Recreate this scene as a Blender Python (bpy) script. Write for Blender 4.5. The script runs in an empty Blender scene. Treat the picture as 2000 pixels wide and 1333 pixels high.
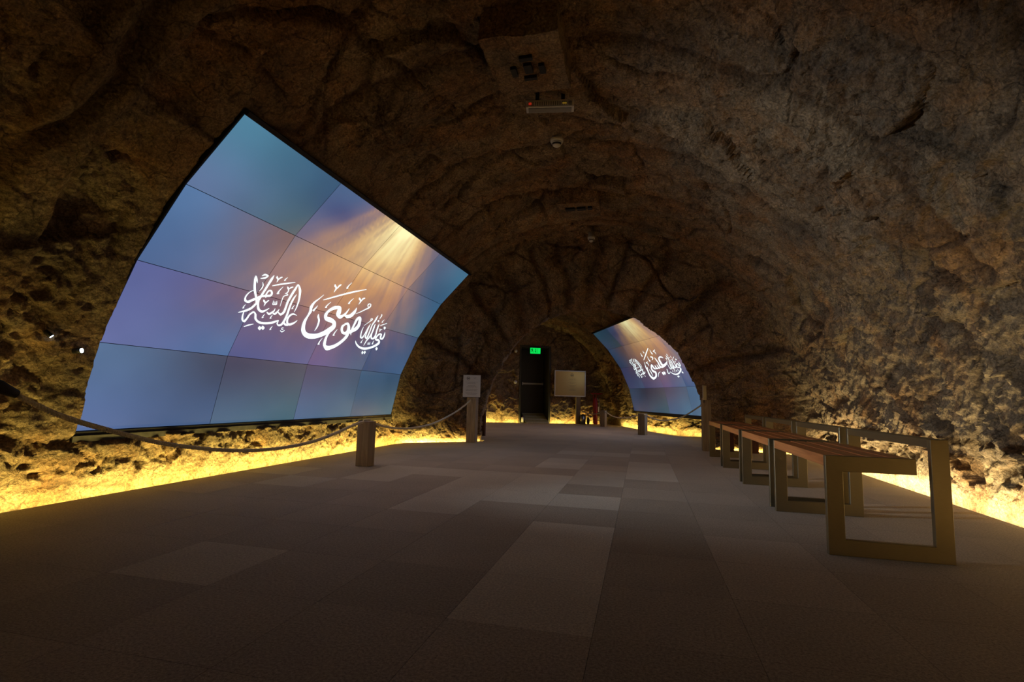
import bpy, bmesh, math, random
import numpy as np
from mathutils import Vector, Matrix

random.seed(7)
SC = bpy.context.scene
COL = SC.collection

# ------------------------------------------------------------------ camera
CAM_H = 0.70
FOC, PITCH, ROLL, YAW = 1012.79, 0.1086, 0.0243, 0.2460
cam_data = bpy.data.cameras.new('camera')
cam_data.sensor_fit = 'HORIZONTAL'
cam_data.sensor_width = 36.0
cam_data.lens = FOC / 2000.0 * 36.0
cam_data.clip_start = 0.02
cam_data.clip_end = 100
cam = bpy.data.objects.new('camera', cam_data)
COL.objects.link(cam)
_r = Vector((math.cos(YAW), math.sin(YAW), 0))
_h = Vector((-math.sin(YAW), math.cos(YAW), 0))
_f = _h * math.cos(PITCH) + Vector((0, 0, 1)) * math.sin(PITCH)
_u = -_h * math.sin(PITCH) + Vector((0, 0, 1)) * math.cos(PITCH)
_R = _r * math.cos(ROLL) + _u * math.sin(ROLL)
_U = _u * math.cos(ROLL) - _r * math.sin(ROLL)
M = Matrix((( _R.x, _U.x, -_f.x, 0.0), (_R.y, _U.y, -_f.y, 0.0), (_R.z, _U.z, -_f.z, CAM_H), (0, 0, 0, 1)))
cam.matrix_world = M
SC.camera = cam

# ------------------------------------------------------------------ world, exposure
world = bpy.data.worlds.new('world')
SC.world = world
world.use_nodes = True
world.node_tree.nodes['Background'].inputs[0].default_value = (0, 0, 0, 1)
world.node_tree.nodes['Background'].inputs[1].default_value = 0.0
SC.view_settings.view_transform = 'Standard'
SC.view_settings.look = 'None'
SC.view_settings.exposure = 0.0
SC.view_settings.gamma = 1.0
SC.view_settings.use_curve_mapping = False
SC.cycles.max_bounces = 6
SC.cycles.adaptive_threshold = 0.02
SC.cycles.diffuse_bounces = 4
SC.cycles.glossy_bounces = 3
SC.cycles.sample_clamp_indirect = 4.0
SC.cycles.caustics_reflective = False
SC.cycles.caustics_refractive = False

# light levels
SCREEN_GAIN = 1.0
LED_WATT_PER_M = 8.0
LED_COLOR = (1.0, 0.75, 0.19)
LED_COLOR_RIGHT = (1.0, 0.80, 0.42)

# walls' base lines (left, right) and vault height, from behind the camera to the far end
STATIONS = [
    ((-3.58, -3.6), (2.36, -3.6), 3.24),
    ((-3.58, 1.0), (2.36, 1.0), 3.24),
    ((-3.57, 6.92), (2.36, 7.88), 3.24),
    ((-3.52, 7.08), (2.30, 8.12), 3.18),
    ((-2.50, 8.01), (0.99, 8.52), 2.17),
    ((-2.54, 8.22), (1.02, 8.76), 2.20),
    ((-3.95, 8.36), (1.92, 10.02), 3.15),
    ((-4.50, 9.60), (1.46, 11.40), 3.20),
    ((-5.10, 13.3), (-0.50, 14.80), 2.95),
    ((-5.15, 14.1), (-0.98, 15.70), 2.80),
]
GAPS = [0.15, 0.15, 0.15, 0.14, 0.055, 0.055, 0.14, 0.15, 0.12, 0.06]     # slot between floor edge and wall that hides the light strips
GAP = 0.12


# ------------------------------------------------------------------ strip lights in the floor slot (real lamps of the place)
def floor_edge(side, i):
    """floor edge point at station i, inset from the wall base"""
    L, R, _ = STATIONS[i]
    L = Vector((L[0], L[1], 0)); R = Vector((R[0], R[1], 0))
    d = (R - L).normalized()
    return (L + d * GAPS[i]) if side < 0 else (R - d * GAPS[i])


def wall_base(side, i):
    L, R, _ = STATIONS[i]
    p = L if side < 0 else R
    return Vector((p[0], p[1], 0))


def strip_light(a, b, aw, bw, color, watt_m, name='led_strip_light'):
    """long thin area lamp lying in the slot, aimed up at the wall foot"""
    mid = (a + b + aw + bw) / 4
    ln = (b - a).length
    if ln < 0.05:
        return
    along = (b - a).normalized()
    out = ((aw + bw) - (a + b)).normalized()
    out = (out - along * out.dot(along)).normalized()
    nrm = (Vector((0, 0, 1)) * 0.62 + out * 0.78).normalized()
    ld = bpy.data.lights.new(name, 'AREA')
    ld.shape = 'RECTANGLE'
    ld.size = ln
    ld.size_y = 0.02
    ld.energy = watt_m * ln
    ld.color = color
    ld.spread = math.radians(152)
    o = bpy.data.objects.new(name, ld)
    COL.objects.link(o)
    z = -nrm
    x = along
    y = z.cross(x)
    m = Matrix(((x.x, y.x, z.x, 0), (x.y, y.y, z.y, 0), (x.z, y.z, z.z, 0), (0, 0, 0, 1)))
    # local -Z must point along nrm
    m = Matrix(((x.x, y.x, -nrm.x, 0), (x.y, y.y, -nrm.y, 0), (x.z, y.z, -nrm.z, 0), (0, 0, 0, 1)))
    m.translation = mid - out * ((aw + bw - a - b).length / 4 - 0.012) + Vector((0, 0, -0.045))
    o.matrix_world = m


for side, col in ((-1, LED_COLOR), (1, LED_COLOR_RIGHT)):
    for i in range(1, len(STATIONS) - 2):
        if i == 4:
            continue
        c = col if i < 3 else LED_COLOR
        strip_light(floor_edge(side, i), floor_edge(side, i + 1), wall_base(side, i), wall_base(side, i + 1), c, LED_WATT_PER_M * (1.25 if (side > 0 and i < 3) else 1.0) * (0.8 if i > 4 else 2.6 if i == 3 else 1.0))
    strip_light(Vector((side * 2.97 - 0.61 - side * 0.15, -2.0, 0)), Vector((side * 2.97 - 0.61 - side * 0.15, 1.0, 0)),
                Vector((side * 2.97 - 0.61, -2.0, 0)), Vector((side * 2.97 - 0.61, 1.0, 0)), col, LED_WATT_PER_M)
END_P = Vector((-3.0, 14.6, 0))           # end wall: a point on it, direction along it, normal away from the camera
END_A = Vector((math.cos(-0.38), -math.sin(-0.38), 0))
END_N = Vector((math.sin(-0.38), math.cos(-0.38), 0))
DOOR_U = (-0.365, 0.44)                   # door opening along the end wall


def on_end(u, n, z):
    return END_P + END_A * u + END_N * n + Vector((0, 0, z))


for u0, u1 in ((-1.75, DOOR_U[0] - 0.03), (DOOR_U[1] + 0.03, 1.95)):
    strip_light(on_end(u0, -GAP, 0), on_end(u1, -GAP, 0), on_end(u0, 0, 0), on_end(u1, 0, 0), LED_COLOR, LED_WATT_PER_M * 0.8)


# ------------------------------------------------------------------ helpers
def srgb(r, g, b):
    def f(c):
        c /= 255.0
        return c / 12.92 if c <= 0.04045 else ((c + 0.055) / 1.055) ** 2.4
    return (f(r), f(g), f(b), 1.0)


def tag(o, label=None, cat=None, group=None, kind=None):
    if label: o['label'] = label
    if cat: o['category'] = cat
    if group: o['group'] = group
    if kind: o['kind'] = kind
    return o


def empty(name, loc, rz=0.0):
    o = bpy.data.objects.new(name, None)
    COL.objects.link(o)
    o.empty_display_size = 0.1
    o.location = loc
    o.rotation_euler = (0, 0, rz)
    return o


def link(name, me, mat=None, parent=None, smooth=False):
    if mat is not None:
        for mm in (mat if isinstance(mat, (list, tuple)) else [mat]):
            me.materials.append(mm)
    if smooth:
        me.shade_smooth()
    o = bpy.data.objects.new(name, me)
    COL.objects.link(o)
    o.parent = parent
    return o


def obj(name, bm, mat, parent=None, smooth=False):
    bmesh.ops.recalc_face_normals(bm, faces=bm.faces)
    me = bpy.data.meshes.new(name)
    bm.to_mesh(me)
    bm.free()
    return link(name, me, mat, parent, smooth)


def box(bm, lo, hi, bev=0.0, mi=0):
    r = bmesh.ops.create_cube(bm, size=1.0)
    vs = r['verts']
    c = [(lo[i] + hi[i]) / 2 for i in range(3)]
    s = [hi[i] - lo[i] for i in range(3)]
    for v in vs:
        v.co = Vector((c[0] + v.co.x * s[0], c[1] + v.co.y * s[1], c[2] + v.co.z * s[2]))
    es = list({e for v in vs for e in v.link_edges})
    fs = {f for v in vs for f in v.link_faces}
    for f in fs: f.material_index = mi
    if bev > 0:
        bmesh.ops.bevel(bm, geom=es, offset=bev, segments=2, profile=0.7, affect='EDGES')
    return bm


def tube(bm, pts, rad, n=12, cap=True, mi=0):
    pts = [Vector(p) for p in pts]
    rings = []
    prev = None
    for i, p in enumerate(pts):
        t = (pts[min(i + 1, len(pts) - 1)] - pts[max(i - 1, 0)]).normalized()
        if prev is None:
            a = Vector((0, 0, 1)) if abs(t.z) < 0.9 else Vector((1, 0, 0))
            x = t.cross(a).normalized()
        else:
            x = (prev - t * prev.dot(t)).normalized()
        prev = x
        y = t.cross(x)
        r = rad[i] if isinstance(rad, (list, tuple)) else rad
        rings.append([bm.verts.new(p + x * (r * math.cos(2 * math.pi * k / n)) + y * (r * math.sin(2 * math.pi * k / n))) for k in range(n)])
    for a, b in zip(rings[:-1], rings[1:]):
        for k in range(n):
            f = bm.faces.new((a[k], a[(k + 1) % n], b[(k + 1) % n], b[k])); f.material_index = mi; f.smooth = True
    if cap:
        for r in (rings[0], rings[-1]):
            f = bm.faces.new(r); f.material_index = mi
    return bm


def lathe(bm, prof, n=32, mi=0, center=(0, 0, 0), axis=None):
    """prof: (r, z) pairs, closed at the ends when r = 0"""
    q = Matrix.Identity(3)
    if axis is not None:
        q = Vector((0, 0, 1)).rotation_difference(Vector(axis)).to_matrix()
    c = Vector(center)
    rings = []
    for r, z in prof:
        if r < 1e-6:
            rings.append([bm.verts.new(c + q @ Vector((0, 0, z)))])
        else:
            rings.append([bm.verts.new(c + q @ Vector((r * math.cos(2 * math.pi * k / n), r * math.sin(2 * math.pi * k / n), z))) for k in range(n)])
    for a, b in zip(rings[:-1], rings[1:]):
        for k in range(n):
            k2 = (k + 1) % n
            if len(a) == 1 and len(b) == 1: continue
            if len(a) == 1: f = bm.faces.new((a[0], b[k], b[k2]))
            elif len(b) == 1: f = bm.faces.new((a[k], a[k2], b[0]))
            else: f = bm.faces.new((a[k], a[k2], b[k2], b[k]))
            f.material_index = mi; f.smooth = True
    return bm


# ------------------------------------------------------------------ materials
def new_mat(name):
    m = bpy.data.materials.new(name)
    m.use_nodes = True
    nt = m.node_tree
    return m, nt, nt.nodes['Principled BSDF']


def N(nt, kind, **kw):
    n = nt.nodes.new(kind)
    for k, v in kw.items():
        if k in ('inputs',):
            for kk, vv in v.items(): n.inputs[kk].default_value = vv
        else:
            setattr(n, k, v)
    return n


def simple(name, col, rough=0.6, metal=0.0, bump=0.0, bscale=60.0, var=0.0, stretch=None):
    m, nt, p = new_mat(name)
    p.inputs['Base Color'].default_value = col
    p.inputs['Roughness'].default_value = rough
    p.inputs['Metallic'].default_value = metal
    if bump or var:
        tc = N(nt, 'ShaderNodeTexCoord')
        mp = N(nt, 'ShaderNodeMapping')
        mp.inputs['Scale'].default_value = stretch or (1, 1, 1)
        nz = N(nt, 'ShaderNodeTexNoise', inputs={'Scale': bscale, 'Detail': 6.0})
        nt.links.new(tc.outputs['Object'], mp.inputs[0]); nt.links.new(mp.outputs[0], nz.inputs['Vector'])
        if bump:
            b = N(nt, 'ShaderNodeBump', inputs={'Strength': bump, 'Distance': 0.01})
            nt.links.new(nz.outputs['Fac'], b.inputs['Height']); nt.links.new(b.outputs[0], p.inputs['Normal'])
        if var:
            r = N(nt, 'ShaderNodeValToRGB')
            r.color_ramp.elements[0].position = 0.3; r.color_ramp.elements[1].position = 0.7
            r.color_ramp.elements[0].color = tuple(c * (1 - var) for c in col[:3]) + (1,)
            r.color_ramp.elements[1].color = tuple(min(1, c * (1 + var)) for c in col[:3]) + (1,)
            nt.links.new(nz.outputs['Fac'], r.inputs[0]); nt.links.new(r.outputs[0], p.inputs['Base Color'])
    return m


def emitter(name, col, strength):
    m, nt, p = new_mat(name)
    p.inputs['Base Color'].default_value = (0.02, 0.02, 0.02, 1)
    p.inputs['Emission Color'].default_value = col
    p.inputs['Emission Strength'].default_value = strength
    return m


def rock_material():
    m, nt, p = new_mat('sprayed_rock')
    L = nt.links.new
    geo = N(nt, 'ShaderNodeNewGeometry')
    # colour: ochre / umber blotches
    n1 = N(nt, 'ShaderNodeTexNoise', inputs={'Scale': 1.1, 'Detail': 5.0, 'Roughness': 0.62, 'Distortion': 0.6})
    n2 = N(nt, 'ShaderNodeTexNoise', inputs={'Scale': 7.0, 'Detail': 5.0, 'Roughness': 0.7, 'Distortion': 0.4})
    n3 = N(nt, 'ShaderNodeTexNoise', inputs={'Scale': 60.0, 'Detail': 4.0, 'Roughness': 0.75})
    for n in (n1, n2, n3): L(geo.outputs['Position'], n.inputs['Vector'])
    r1 = N(nt, 'ShaderNodeValToRGB')
    e = r1.color_ramp.elements
    e[0].position = 0.30; e[0].color = (0.245, 0.19, 0.13, 1)
    e[1].position = 0.72; e[1].color = (0.56, 0.43, 0.265, 1)
    x = e.new(0.5); x.color = (0.41, 0.31, 0.19, 1)
    L(n1.outputs['Fac'], r1.inputs[0])
    r2 = N(nt, 'ShaderNodeValToRGB')
    e = r2.color_ramp.elements
    e[0].position = 0.28; e[0].color = (0.38, 0.36, 0.34, 1)
    e[1].position = 0.62; e[1].color = (1.0, 1.0, 1.0, 1)
    L(n2.outputs['Fac'], r2.inputs[0])
    mx = N(nt, 'ShaderNodeMix', data_type='RGBA', blend_type='MULTIPLY')
    mx.inputs['Factor'].default_value = 0.8
    L(r1.outputs[0], mx.inputs['A']); L(r2.outputs[0], mx.inputs['B'])
    r3 = N(nt, 'ShaderNodeValToRGB')
    e = r3.color_ramp.elements
    e[0].position = 0.32; e[0].color = (0.46, 0.45, 0.44, 1)
    e[1].position = 0.66; e[1].color = (1.42, 1.40, 1.36, 1)
    L(n3.outputs['Fac'], r3.inputs[0])
    mx2 = N(nt, 'ShaderNodeMix', data_type='RGBA', blend_type='MULTIPLY')
    mx2.inputs['Factor'].default_value = 1.0
    L(mx.outputs['Result'], mx2.inputs['A']); L(r3.outputs[0], mx2.inputs['B'])
    n4 = N(nt, 'ShaderNodeTexNoise', inputs={'Scale': 1.9, 'Detail': 4.0, 'Roughness': 0.6, 'Distortion': 0.8})
    of = N(nt, 'ShaderNodeVectorMath', operation='ADD'); of.inputs[1].default_value = (7.3, 2.1, 4.4)
    L(geo.outputs['Position'], of.inputs[0]); L(of.outputs[0], n4.inputs['Vector'])
    r4 = N(nt, 'ShaderNodeMapRange', inputs={1: 0.46, 2: 0.66, 3: 0.0, 4: 0.75})
    L(n4.outputs['Fac'], r4.inputs[0])
    mo = N(nt, 'ShaderNodeMix', data_type='RGBA', blend_type='MULTIPLY'); mo.inputs['B'].default_value = (1.15, 0.80, 0.50, 1)
    L(r4.outputs[0], mo.inputs['Factor']); L(mx2.outputs['Result'], mo.inputs['A'])
    # sooty stains
    n5 = N(nt, 'ShaderNodeTexNoise', inputs={'Scale': 2.7, 'Detail': 6.0, 'Roughness': 0.72, 'Distortion': 1.2})
    L(geo.outputs['Position'], n5.inputs['Vector'])
    r5 = N(nt, 'ShaderNodeMapRange', inputs={1: 0.30, 2: 0.46, 3: 0.70, 4: 0.0})
    L(n5.outputs['Fac'], r5.inputs[0])
    ms = N(nt, 'ShaderNodeMix', data_type='RGBA', blend_type='MULTIPLY'); ms.inputs['B'].default_value = (0.30, 0.30, 0.33, 1)
    L(r5.outputs[0], ms.inputs['Factor']); L(mo.outputs['Result'], ms.inputs['A'])
    # hairline cracks drawn as dark lines in the colour, at two sizes
    cur = ms.outputs['Result']
    for sc_, wd_, am_ in ((2.3, 0.016, 0.75), (6.5, 0.030, 0.5)):
        wn = N(nt, 'ShaderNodeTexNoise', inputs={'Scale': sc_ * 1.3, 'Detail': 3.0, 'Roughness': 0.65})
        L(geo.outputs['Position'], wn.inputs['Vector'])
        wv = N(nt, 'ShaderNodeVectorMath', operation='SCALE'); wv.inputs['Scale'].default_value = 0.9 / sc_
        L(wn.outputs['Color'], wv.inputs[0])
        wa = N(nt, 'ShaderNodeVectorMath', operation='ADD'); L(geo.outputs['Position'], wa.inputs[0]); L(wv.outputs[0], wa.inputs[1])
        cv = N(nt, 'ShaderNodeTexVoronoi', feature='DISTANCE_TO_EDGE', inputs={'Scale': sc_})
        L(wa.outputs[0], cv.inputs['Vector'])
        cm = N(nt, 'ShaderNodeMapRange', inputs={1: 0.0, 2: wd_, 3: am_, 4: 0.0}); L(cv.outputs['Distance'], cm.inputs[0])
        ck = N(nt, 'ShaderNodeMix', data_type='RGBA', blend_type='MULTIPLY'); ck.inputs['B'].default_value = (0.25, 0.22, 0.20, 1)
        L(cm.outputs[0], ck.inputs['Factor']); L(cur, ck.inputs['A']); cur = ck.outputs['Result']
    mx2 = ck
    # darker colour in the cracks, pits and grooves (written by the rock builder as its own attribute)
    at = N(nt, 'ShaderNodeAttribute'); at.attribute_name = 'crack'
    mx3 = N(nt, 'ShaderNodeMix', data_type='RGBA', blend_type='MULTIPLY')
    L(at.outputs['Fac'], mx3.inputs['Factor'])
    L(mx2.outputs['Result'], mx3.inputs['A']); mx3.inputs['B'].default_value = (0.42, 0.36, 0.32, 1)
    L(mx3.outputs['Result'], p.inputs['Base Color'])
    p.inputs['Roughness'].default_value = 0.72
    p.inputs['Specular IOR Level'].default_value = 0.35
    # relief below mesh resolution
    b1 = N(nt, 'ShaderNodeTexNoise', inputs={'Scale': 26.0, 'Detail': 6.0, 'Roughness': 0.68, 'Distortion': 0.5})
    L(geo.outputs['Position'], b1.inputs['Vector'])
    vo = N(nt, 'ShaderNodeTexVoronoi', feature='F1', inputs={'Scale': 34.0, 'Detail': 0.0})
    L(geo.outputs['Position'], vo.inputs['Vector'])
    ad = N(nt, 'ShaderNodeMath', operation='MULTIPLY_ADD', inputs={1: 0.35})
    L(vo.outputs['Distance'], ad.inputs[0]); L(b1.outputs['Fac'], ad.inputs[2])
    bp = N(nt, 'ShaderNodeBump', inputs={'Strength': 1.0, 'Distance': 0.03})
    L(ad.outputs[0], bp.inputs['Height'])
    L(bp.outputs[0], p.inputs['Normal'])
    return m


def carpet_material():
    m, nt, p = new_mat('carpet_tiles')
    L = nt.links.new
    geo = N(nt, 'ShaderNodeNewGeometry')
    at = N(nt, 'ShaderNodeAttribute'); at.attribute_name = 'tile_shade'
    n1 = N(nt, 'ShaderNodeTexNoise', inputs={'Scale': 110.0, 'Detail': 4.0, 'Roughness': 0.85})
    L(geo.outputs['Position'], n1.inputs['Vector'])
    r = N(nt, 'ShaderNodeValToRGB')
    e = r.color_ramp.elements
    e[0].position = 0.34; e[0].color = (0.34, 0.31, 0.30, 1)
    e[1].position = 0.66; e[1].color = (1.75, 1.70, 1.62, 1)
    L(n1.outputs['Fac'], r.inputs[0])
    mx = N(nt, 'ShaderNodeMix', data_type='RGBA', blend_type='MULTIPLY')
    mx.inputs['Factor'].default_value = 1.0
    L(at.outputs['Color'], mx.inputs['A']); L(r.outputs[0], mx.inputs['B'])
    n2 = N(nt, 'ShaderNodeTexNoise', inputs={'Scale': 1.7, 'Detail': 5.0})
    L(geo.outputs['Position'], n2.inputs['Vector'])
    r2 = N(nt, 'ShaderNodeMapRange', inputs={1: 0.3, 2: 0.7, 3: 0.82, 4: 1.12})
    L(n2.outputs['Fac'], r2.inputs[0])
    mx2 = N(nt, 'ShaderNodeVectorMath', operation='SCALE')
    L(mx.outputs['Result'], mx2.inputs[0]); L(r2.outputs[0], mx2.inputs['Scale'])
    L(mx2.outputs[0], p.inputs['Base Color'])
    p.inputs['Roughness'].default_value = 0.75
    p.inputs['Specular IOR Level'].default_value = 0.4
    p.inputs['Sheen Weight'].default_value = 0.70
    p.inputs['Sheen Roughness'].default_value = 0.38
    sh = N(nt, 'ShaderNodeVectorMath', operation='SCALE'); sh.inputs['Scale'].default_value = 2.6
    L(at.outputs['Color'], sh.inputs[0]); L(sh.outputs[0], p.inputs['Sheen Tint'])
    bp = N(nt, 'ShaderNodeBump', inputs={'Strength': 0.7, 'Distance': 0.004})
    L(n1.outputs['Fac'], bp.inputs['Height']); L(bp.outputs[0], p.inputs['Normal'])
    return m


def timber_material(name, a, b):
    m, nt, p = new_mat(name)
    L = nt.links.new
    tc = N(nt, 'ShaderNodeTexCoord')
    mp = N(nt, 'ShaderNodeMapping'); mp.inputs['Scale'].default_value = (30, 30, 2.2)
    L(tc.outputs['Object'], mp.inputs[0])
    nz = N(nt, 'ShaderNodeTexNoise', inputs={'Scale': 1.0, 'Detail': 8.0, 'Roughness': 0.65, 'Distortion': 1.2})
    L(mp.outputs[0], nz.inputs['Vector'])
    r = N(nt, 'ShaderNodeValToRGB')
    e = r.color_ramp.elements
    e[0].position = 0.3; e[0].color = a
    e[1].position = 0.7; e[1].color = b
    L(nz.outputs['Fac'], r.inputs[0]); L(r.outputs[0], p.inputs['Base Color'])
    p.inputs['Roughness'].default_value = 0.7
    bp = N(nt, 'ShaderNodeBump', inputs={'Strength': 0.5, 'Distance': 0.004})
    L(nz.outputs['Fac'], bp.inputs['Height']); L(bp.outputs[0], p.inputs['Normal'])
    return m


def slat_material():
    m, nt, p = new_mat('bench_wood')
    L = nt.links.new
    tc = N(nt, 'ShaderNodeTexCoord')
    mp = N(nt, 'ShaderNodeMapping'); mp.inputs['Scale'].default_value = (40, 1.6, 40)
    L(tc.outputs['Object'], mp.inputs[0])
    nz = N(nt, 'ShaderNodeTexNoise', inputs={'Scale': 1.0, 'Detail': 6.0, 'Distortion': 0.8})
    L(mp.outputs[0], nz.inputs['Vector'])
    r = N(nt, 'ShaderNodeValToRGB')
    e = r.color_ramp.elements
    e[0].position = 0.3; e[0].color = (0.55, 0.19, 0.055, 1)
    e[1].position = 0.7; e[1].color = (0.85, 0.36, 0.12, 1)
    L(nz.outputs['Fac'], r.inputs[0]); L(r.outputs[0], p.inputs['Base Color'])
    p.inputs['Roughness'].default_value = 0.38
    return m


MAT_ROCK = rock_material()
MAT_CARPET = carpet_material()
MAT_TIMBER = timber_material('weathered_timber', (0.20, 0.15, 0.095, 1), (0.44, 0.35, 0.23, 1))
MAT_DARKWOOD = timber_material('dark_timber', (0.05, 0.018, 0.012, 1), (0.12, 0.045, 0.03, 1))
MAT_SLAT = slat_material()
MAT_STEEL = simple('brushed_steel', (0.27, 0.24, 0.155, 1), 0.40, 0.8, bump=0.03, bscale=40, var=0.06, stretch=(1, 1, 12))
MAT_BLACK = simple('black_plastic', (0.012, 0.012, 0.014, 1), 0.4)
MAT_SHELF = simple('grey_screen_shelf', (0.07, 0.065, 0.06, 1), 0.6, 0.2, var=0.3, bscale=20)
MAT_ROPE = simple('rope_fibre', (0.88, 0.76, 0.58, 1), 0.9, 0, bump=0.6, bscale=180, var=0.25)
MAT_PAPER = simple('laminated_paper', (0.78, 0.76, 0.72, 1), 0.45)
MAT_PRINT = simple('black_print', (0.03, 0.03, 0.03, 1), 0.6)
MAT_GREYPRINT = simple('grey_print', (0.33, 0.32, 0.30, 1), 0.6)
MAT_CONCRETE = simple('slot_concrete', (0.22, 0.19, 0.15, 1), 0.9, bump=0.4, bscale=30, var=0.2)
MAT_WHITE = simple('white_plastic', (0.78, 0.77, 0.74, 1), 0.35)
MAT_GREY = simple('grey_plastic', (0.25, 0.25, 0.25, 1), 0.5)
MAT_RED = simple('red_enamel', (0.40, 0.02, 0.025, 1), 0.35)
MAT_RUBBER = simple('black_rubber', (0.02, 0.018, 0.018, 1), 0.8)
MAT_DOOR = simple('dark_green_door_paint', (0.050, 0.048, 0.034, 1), 0.45, 0, bump=0.15, bscale=25, var=0.15)
MAT_ALU = simple('satin_aluminium', (0.62, 0.61, 0.58, 1), 0.3, 0.9)
MAT_STEP = simple('painted_step', (0.62, 0.56, 0.28, 1), 0.7, var=0.2, bscale=15)
MAT_NOSE = simple('step_nosing', (0.92, 0.90, 0.72, 1), 0.5)
MAT_GREEN = emitter('green_sign_light', (0.0, 1.0, 0.12, 1), 0.75)
MAT_LED = emitter('warm_led_tape', (1.0, 0.62, 0.14, 1), 6.0)
MAT_SPOT = emitter('cool_white_lamp', (0.72, 0.86, 1.0, 1), 7.0)
MAT_LETTER = emitter('white_screen_lettering', (0.86, 1.0, 1.0, 1), 1.35)
MAT_REDLED = emitter('red_indicator', (1.0, 0.05, 0.02, 1), 0.25)
MAT_YELLED = emitter('yellow_indicator', (1.0, 0.55, 0.05, 1), 0.12)
m, nt, p = new_mat('gloss_sign_face')
p.inputs['Base Color'].default_value = (0.80, 0.56, 0.22, 1); p.inputs['Metallic'].default_value = 0.55; p.inputs['Roughness'].default_value = 0.22
MAT_GLOSSIGN = m
m, nt, p = new_mat('video_image')
ca = N(nt, 'ShaderNodeAttribute'); ca.attribute_name = 'image'
nt.links.new(ca.outputs['Color'], p.inputs['Emission Color'])
# liquid-crystal panels lose brightness away from their normal
g_ = N(nt, 'ShaderNodeNewGeometry')
dt = N(nt, 'ShaderNodeVectorMath', operation='DOT_PRODUCT')
nt.links.new(g_.outputs['Incoming'], dt.inputs[0]); nt.links.new(g_.outputs['Normal'], dt.inputs[1])
ab = N(nt, 'ShaderNodeMath', operation='ABSOLUTE'); nt.links.new(dt.outputs['Value'], ab.inputs[0])
pw_ = N(nt, 'ShaderNodeMath', operation='POWER', inputs={1: 2.0}); nt.links.new(ab.outputs[0], pw_.inputs[0])
ml = N(nt, 'ShaderNodeMath', operation='MULTIPLY', inputs={1: SCREEN_GAIN}); nt.links.new(pw_.outputs[0], ml.inputs[0])
nt.links.new(ml.outputs[0], p.inputs['Emission Strength'])
p.inputs['Base Color'].default_value = (0.01, 0.01, 0.012, 1)
p.inputs['Roughness'].default_value = 0.35
MAT_VIDEO = m

# ------------------------------------------------------------------ rock surfaces
def _hash(ix, iy, iz, seed):
    h = (ix.astype(np.int64) * 374761393 + iy.astype(np.int64) * 668265263 + iz.astype(np.int64) * 1274126177 + seed * 974634777) & 0xFFFFFFFF
    h = ((h ^ (h >> 13)) * 1274126177) & 0xFFFFFFFF
    h = ((h ^ (h >> 16)) * 2246822519) & 0xFFFFFFFF
    return (((h ^ (h >> 15)) & 0xFFFFFF) / float(0xFFFFFF)).astype(np.float32)


def vnoise(P, seed=0):
    I = np.floor(P).astype(np.int32)
    F = (P - I).astype(np.float32)
    U = F * F * F * (F * (F * 6 - 15) + 10)
    out = 0
    for dx in (0, 1):
        wx = U[:, 0] if dx else 1 - U[:, 0]
        for dy in (0, 1):
            wy = U[:, 1] if dy else 1 - U[:, 1]
            for dz in (0, 1):
                wz = U[:, 2] if dz else 1 - U[:, 2]
                out = out + wx * wy * wz * _hash(I[:, 0] + dx, I[:, 1] + dy, I[:, 2] + dz, seed)
    return out * 2 - 1


def fbm(P, octaves, seed=0, gain=0.5, ridged=False):
    a, out, tot = 1.0, 0, 0
    for o in range(octaves):
        n = vnoise(P * (2.03 ** o) + 17.3 * o, seed + o)
        if ridged: n = 1 - 2 * np.abs(n)
        out = out + a * n
        tot += a
        a *= gain
    return out / tot


def voronoi(P, seed=0):
    I = np.floor(P).astype(np.int32)
    n = len(P)
    f1 = np.full(n, 9.0, np.float32); f2 = np.full(n, 9.0, np.float32)
    off = np.zeros((n, 3), np.float32); rid = np.zeros((n, 3), np.int32)
    for dx in (-1, 0, 1):
        for dy in (-1, 0, 1):
            for dz in (-1, 0, 1):
                cx, cy, cz = I[:, 0] + dx, I[:, 1] + dy, I[:, 2] + dz
                q = np.stack([cx + _hash(cx, cy, cz, seed), cy + _hash(cx, cy, cz, seed + 11), cz + _hash(cx, cy, cz, seed + 23)], 1) - P
                d = np.sqrt((q * q).sum(1))
                m = d < f1
                f2 = np.where(m, f1, np.minimum(f2, d))
                f1 = np.where(m, d, f1)
                off[m] = -q[m]
                rid[m] = np.stack([cx, cy, cz], 1)[m]
    rv = np.stack([_hash(rid[:, 0], rid[:, 1], rid[:, 2], seed + 31 + k) for k in range(4)], 1) * 2 - 1
    return f1, f2, off, rv


def sstep(a, b, x):
    t = np.clip((x - a) / (b - a), 0, 1)
    return t * t * (3 - 2 * t)


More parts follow.
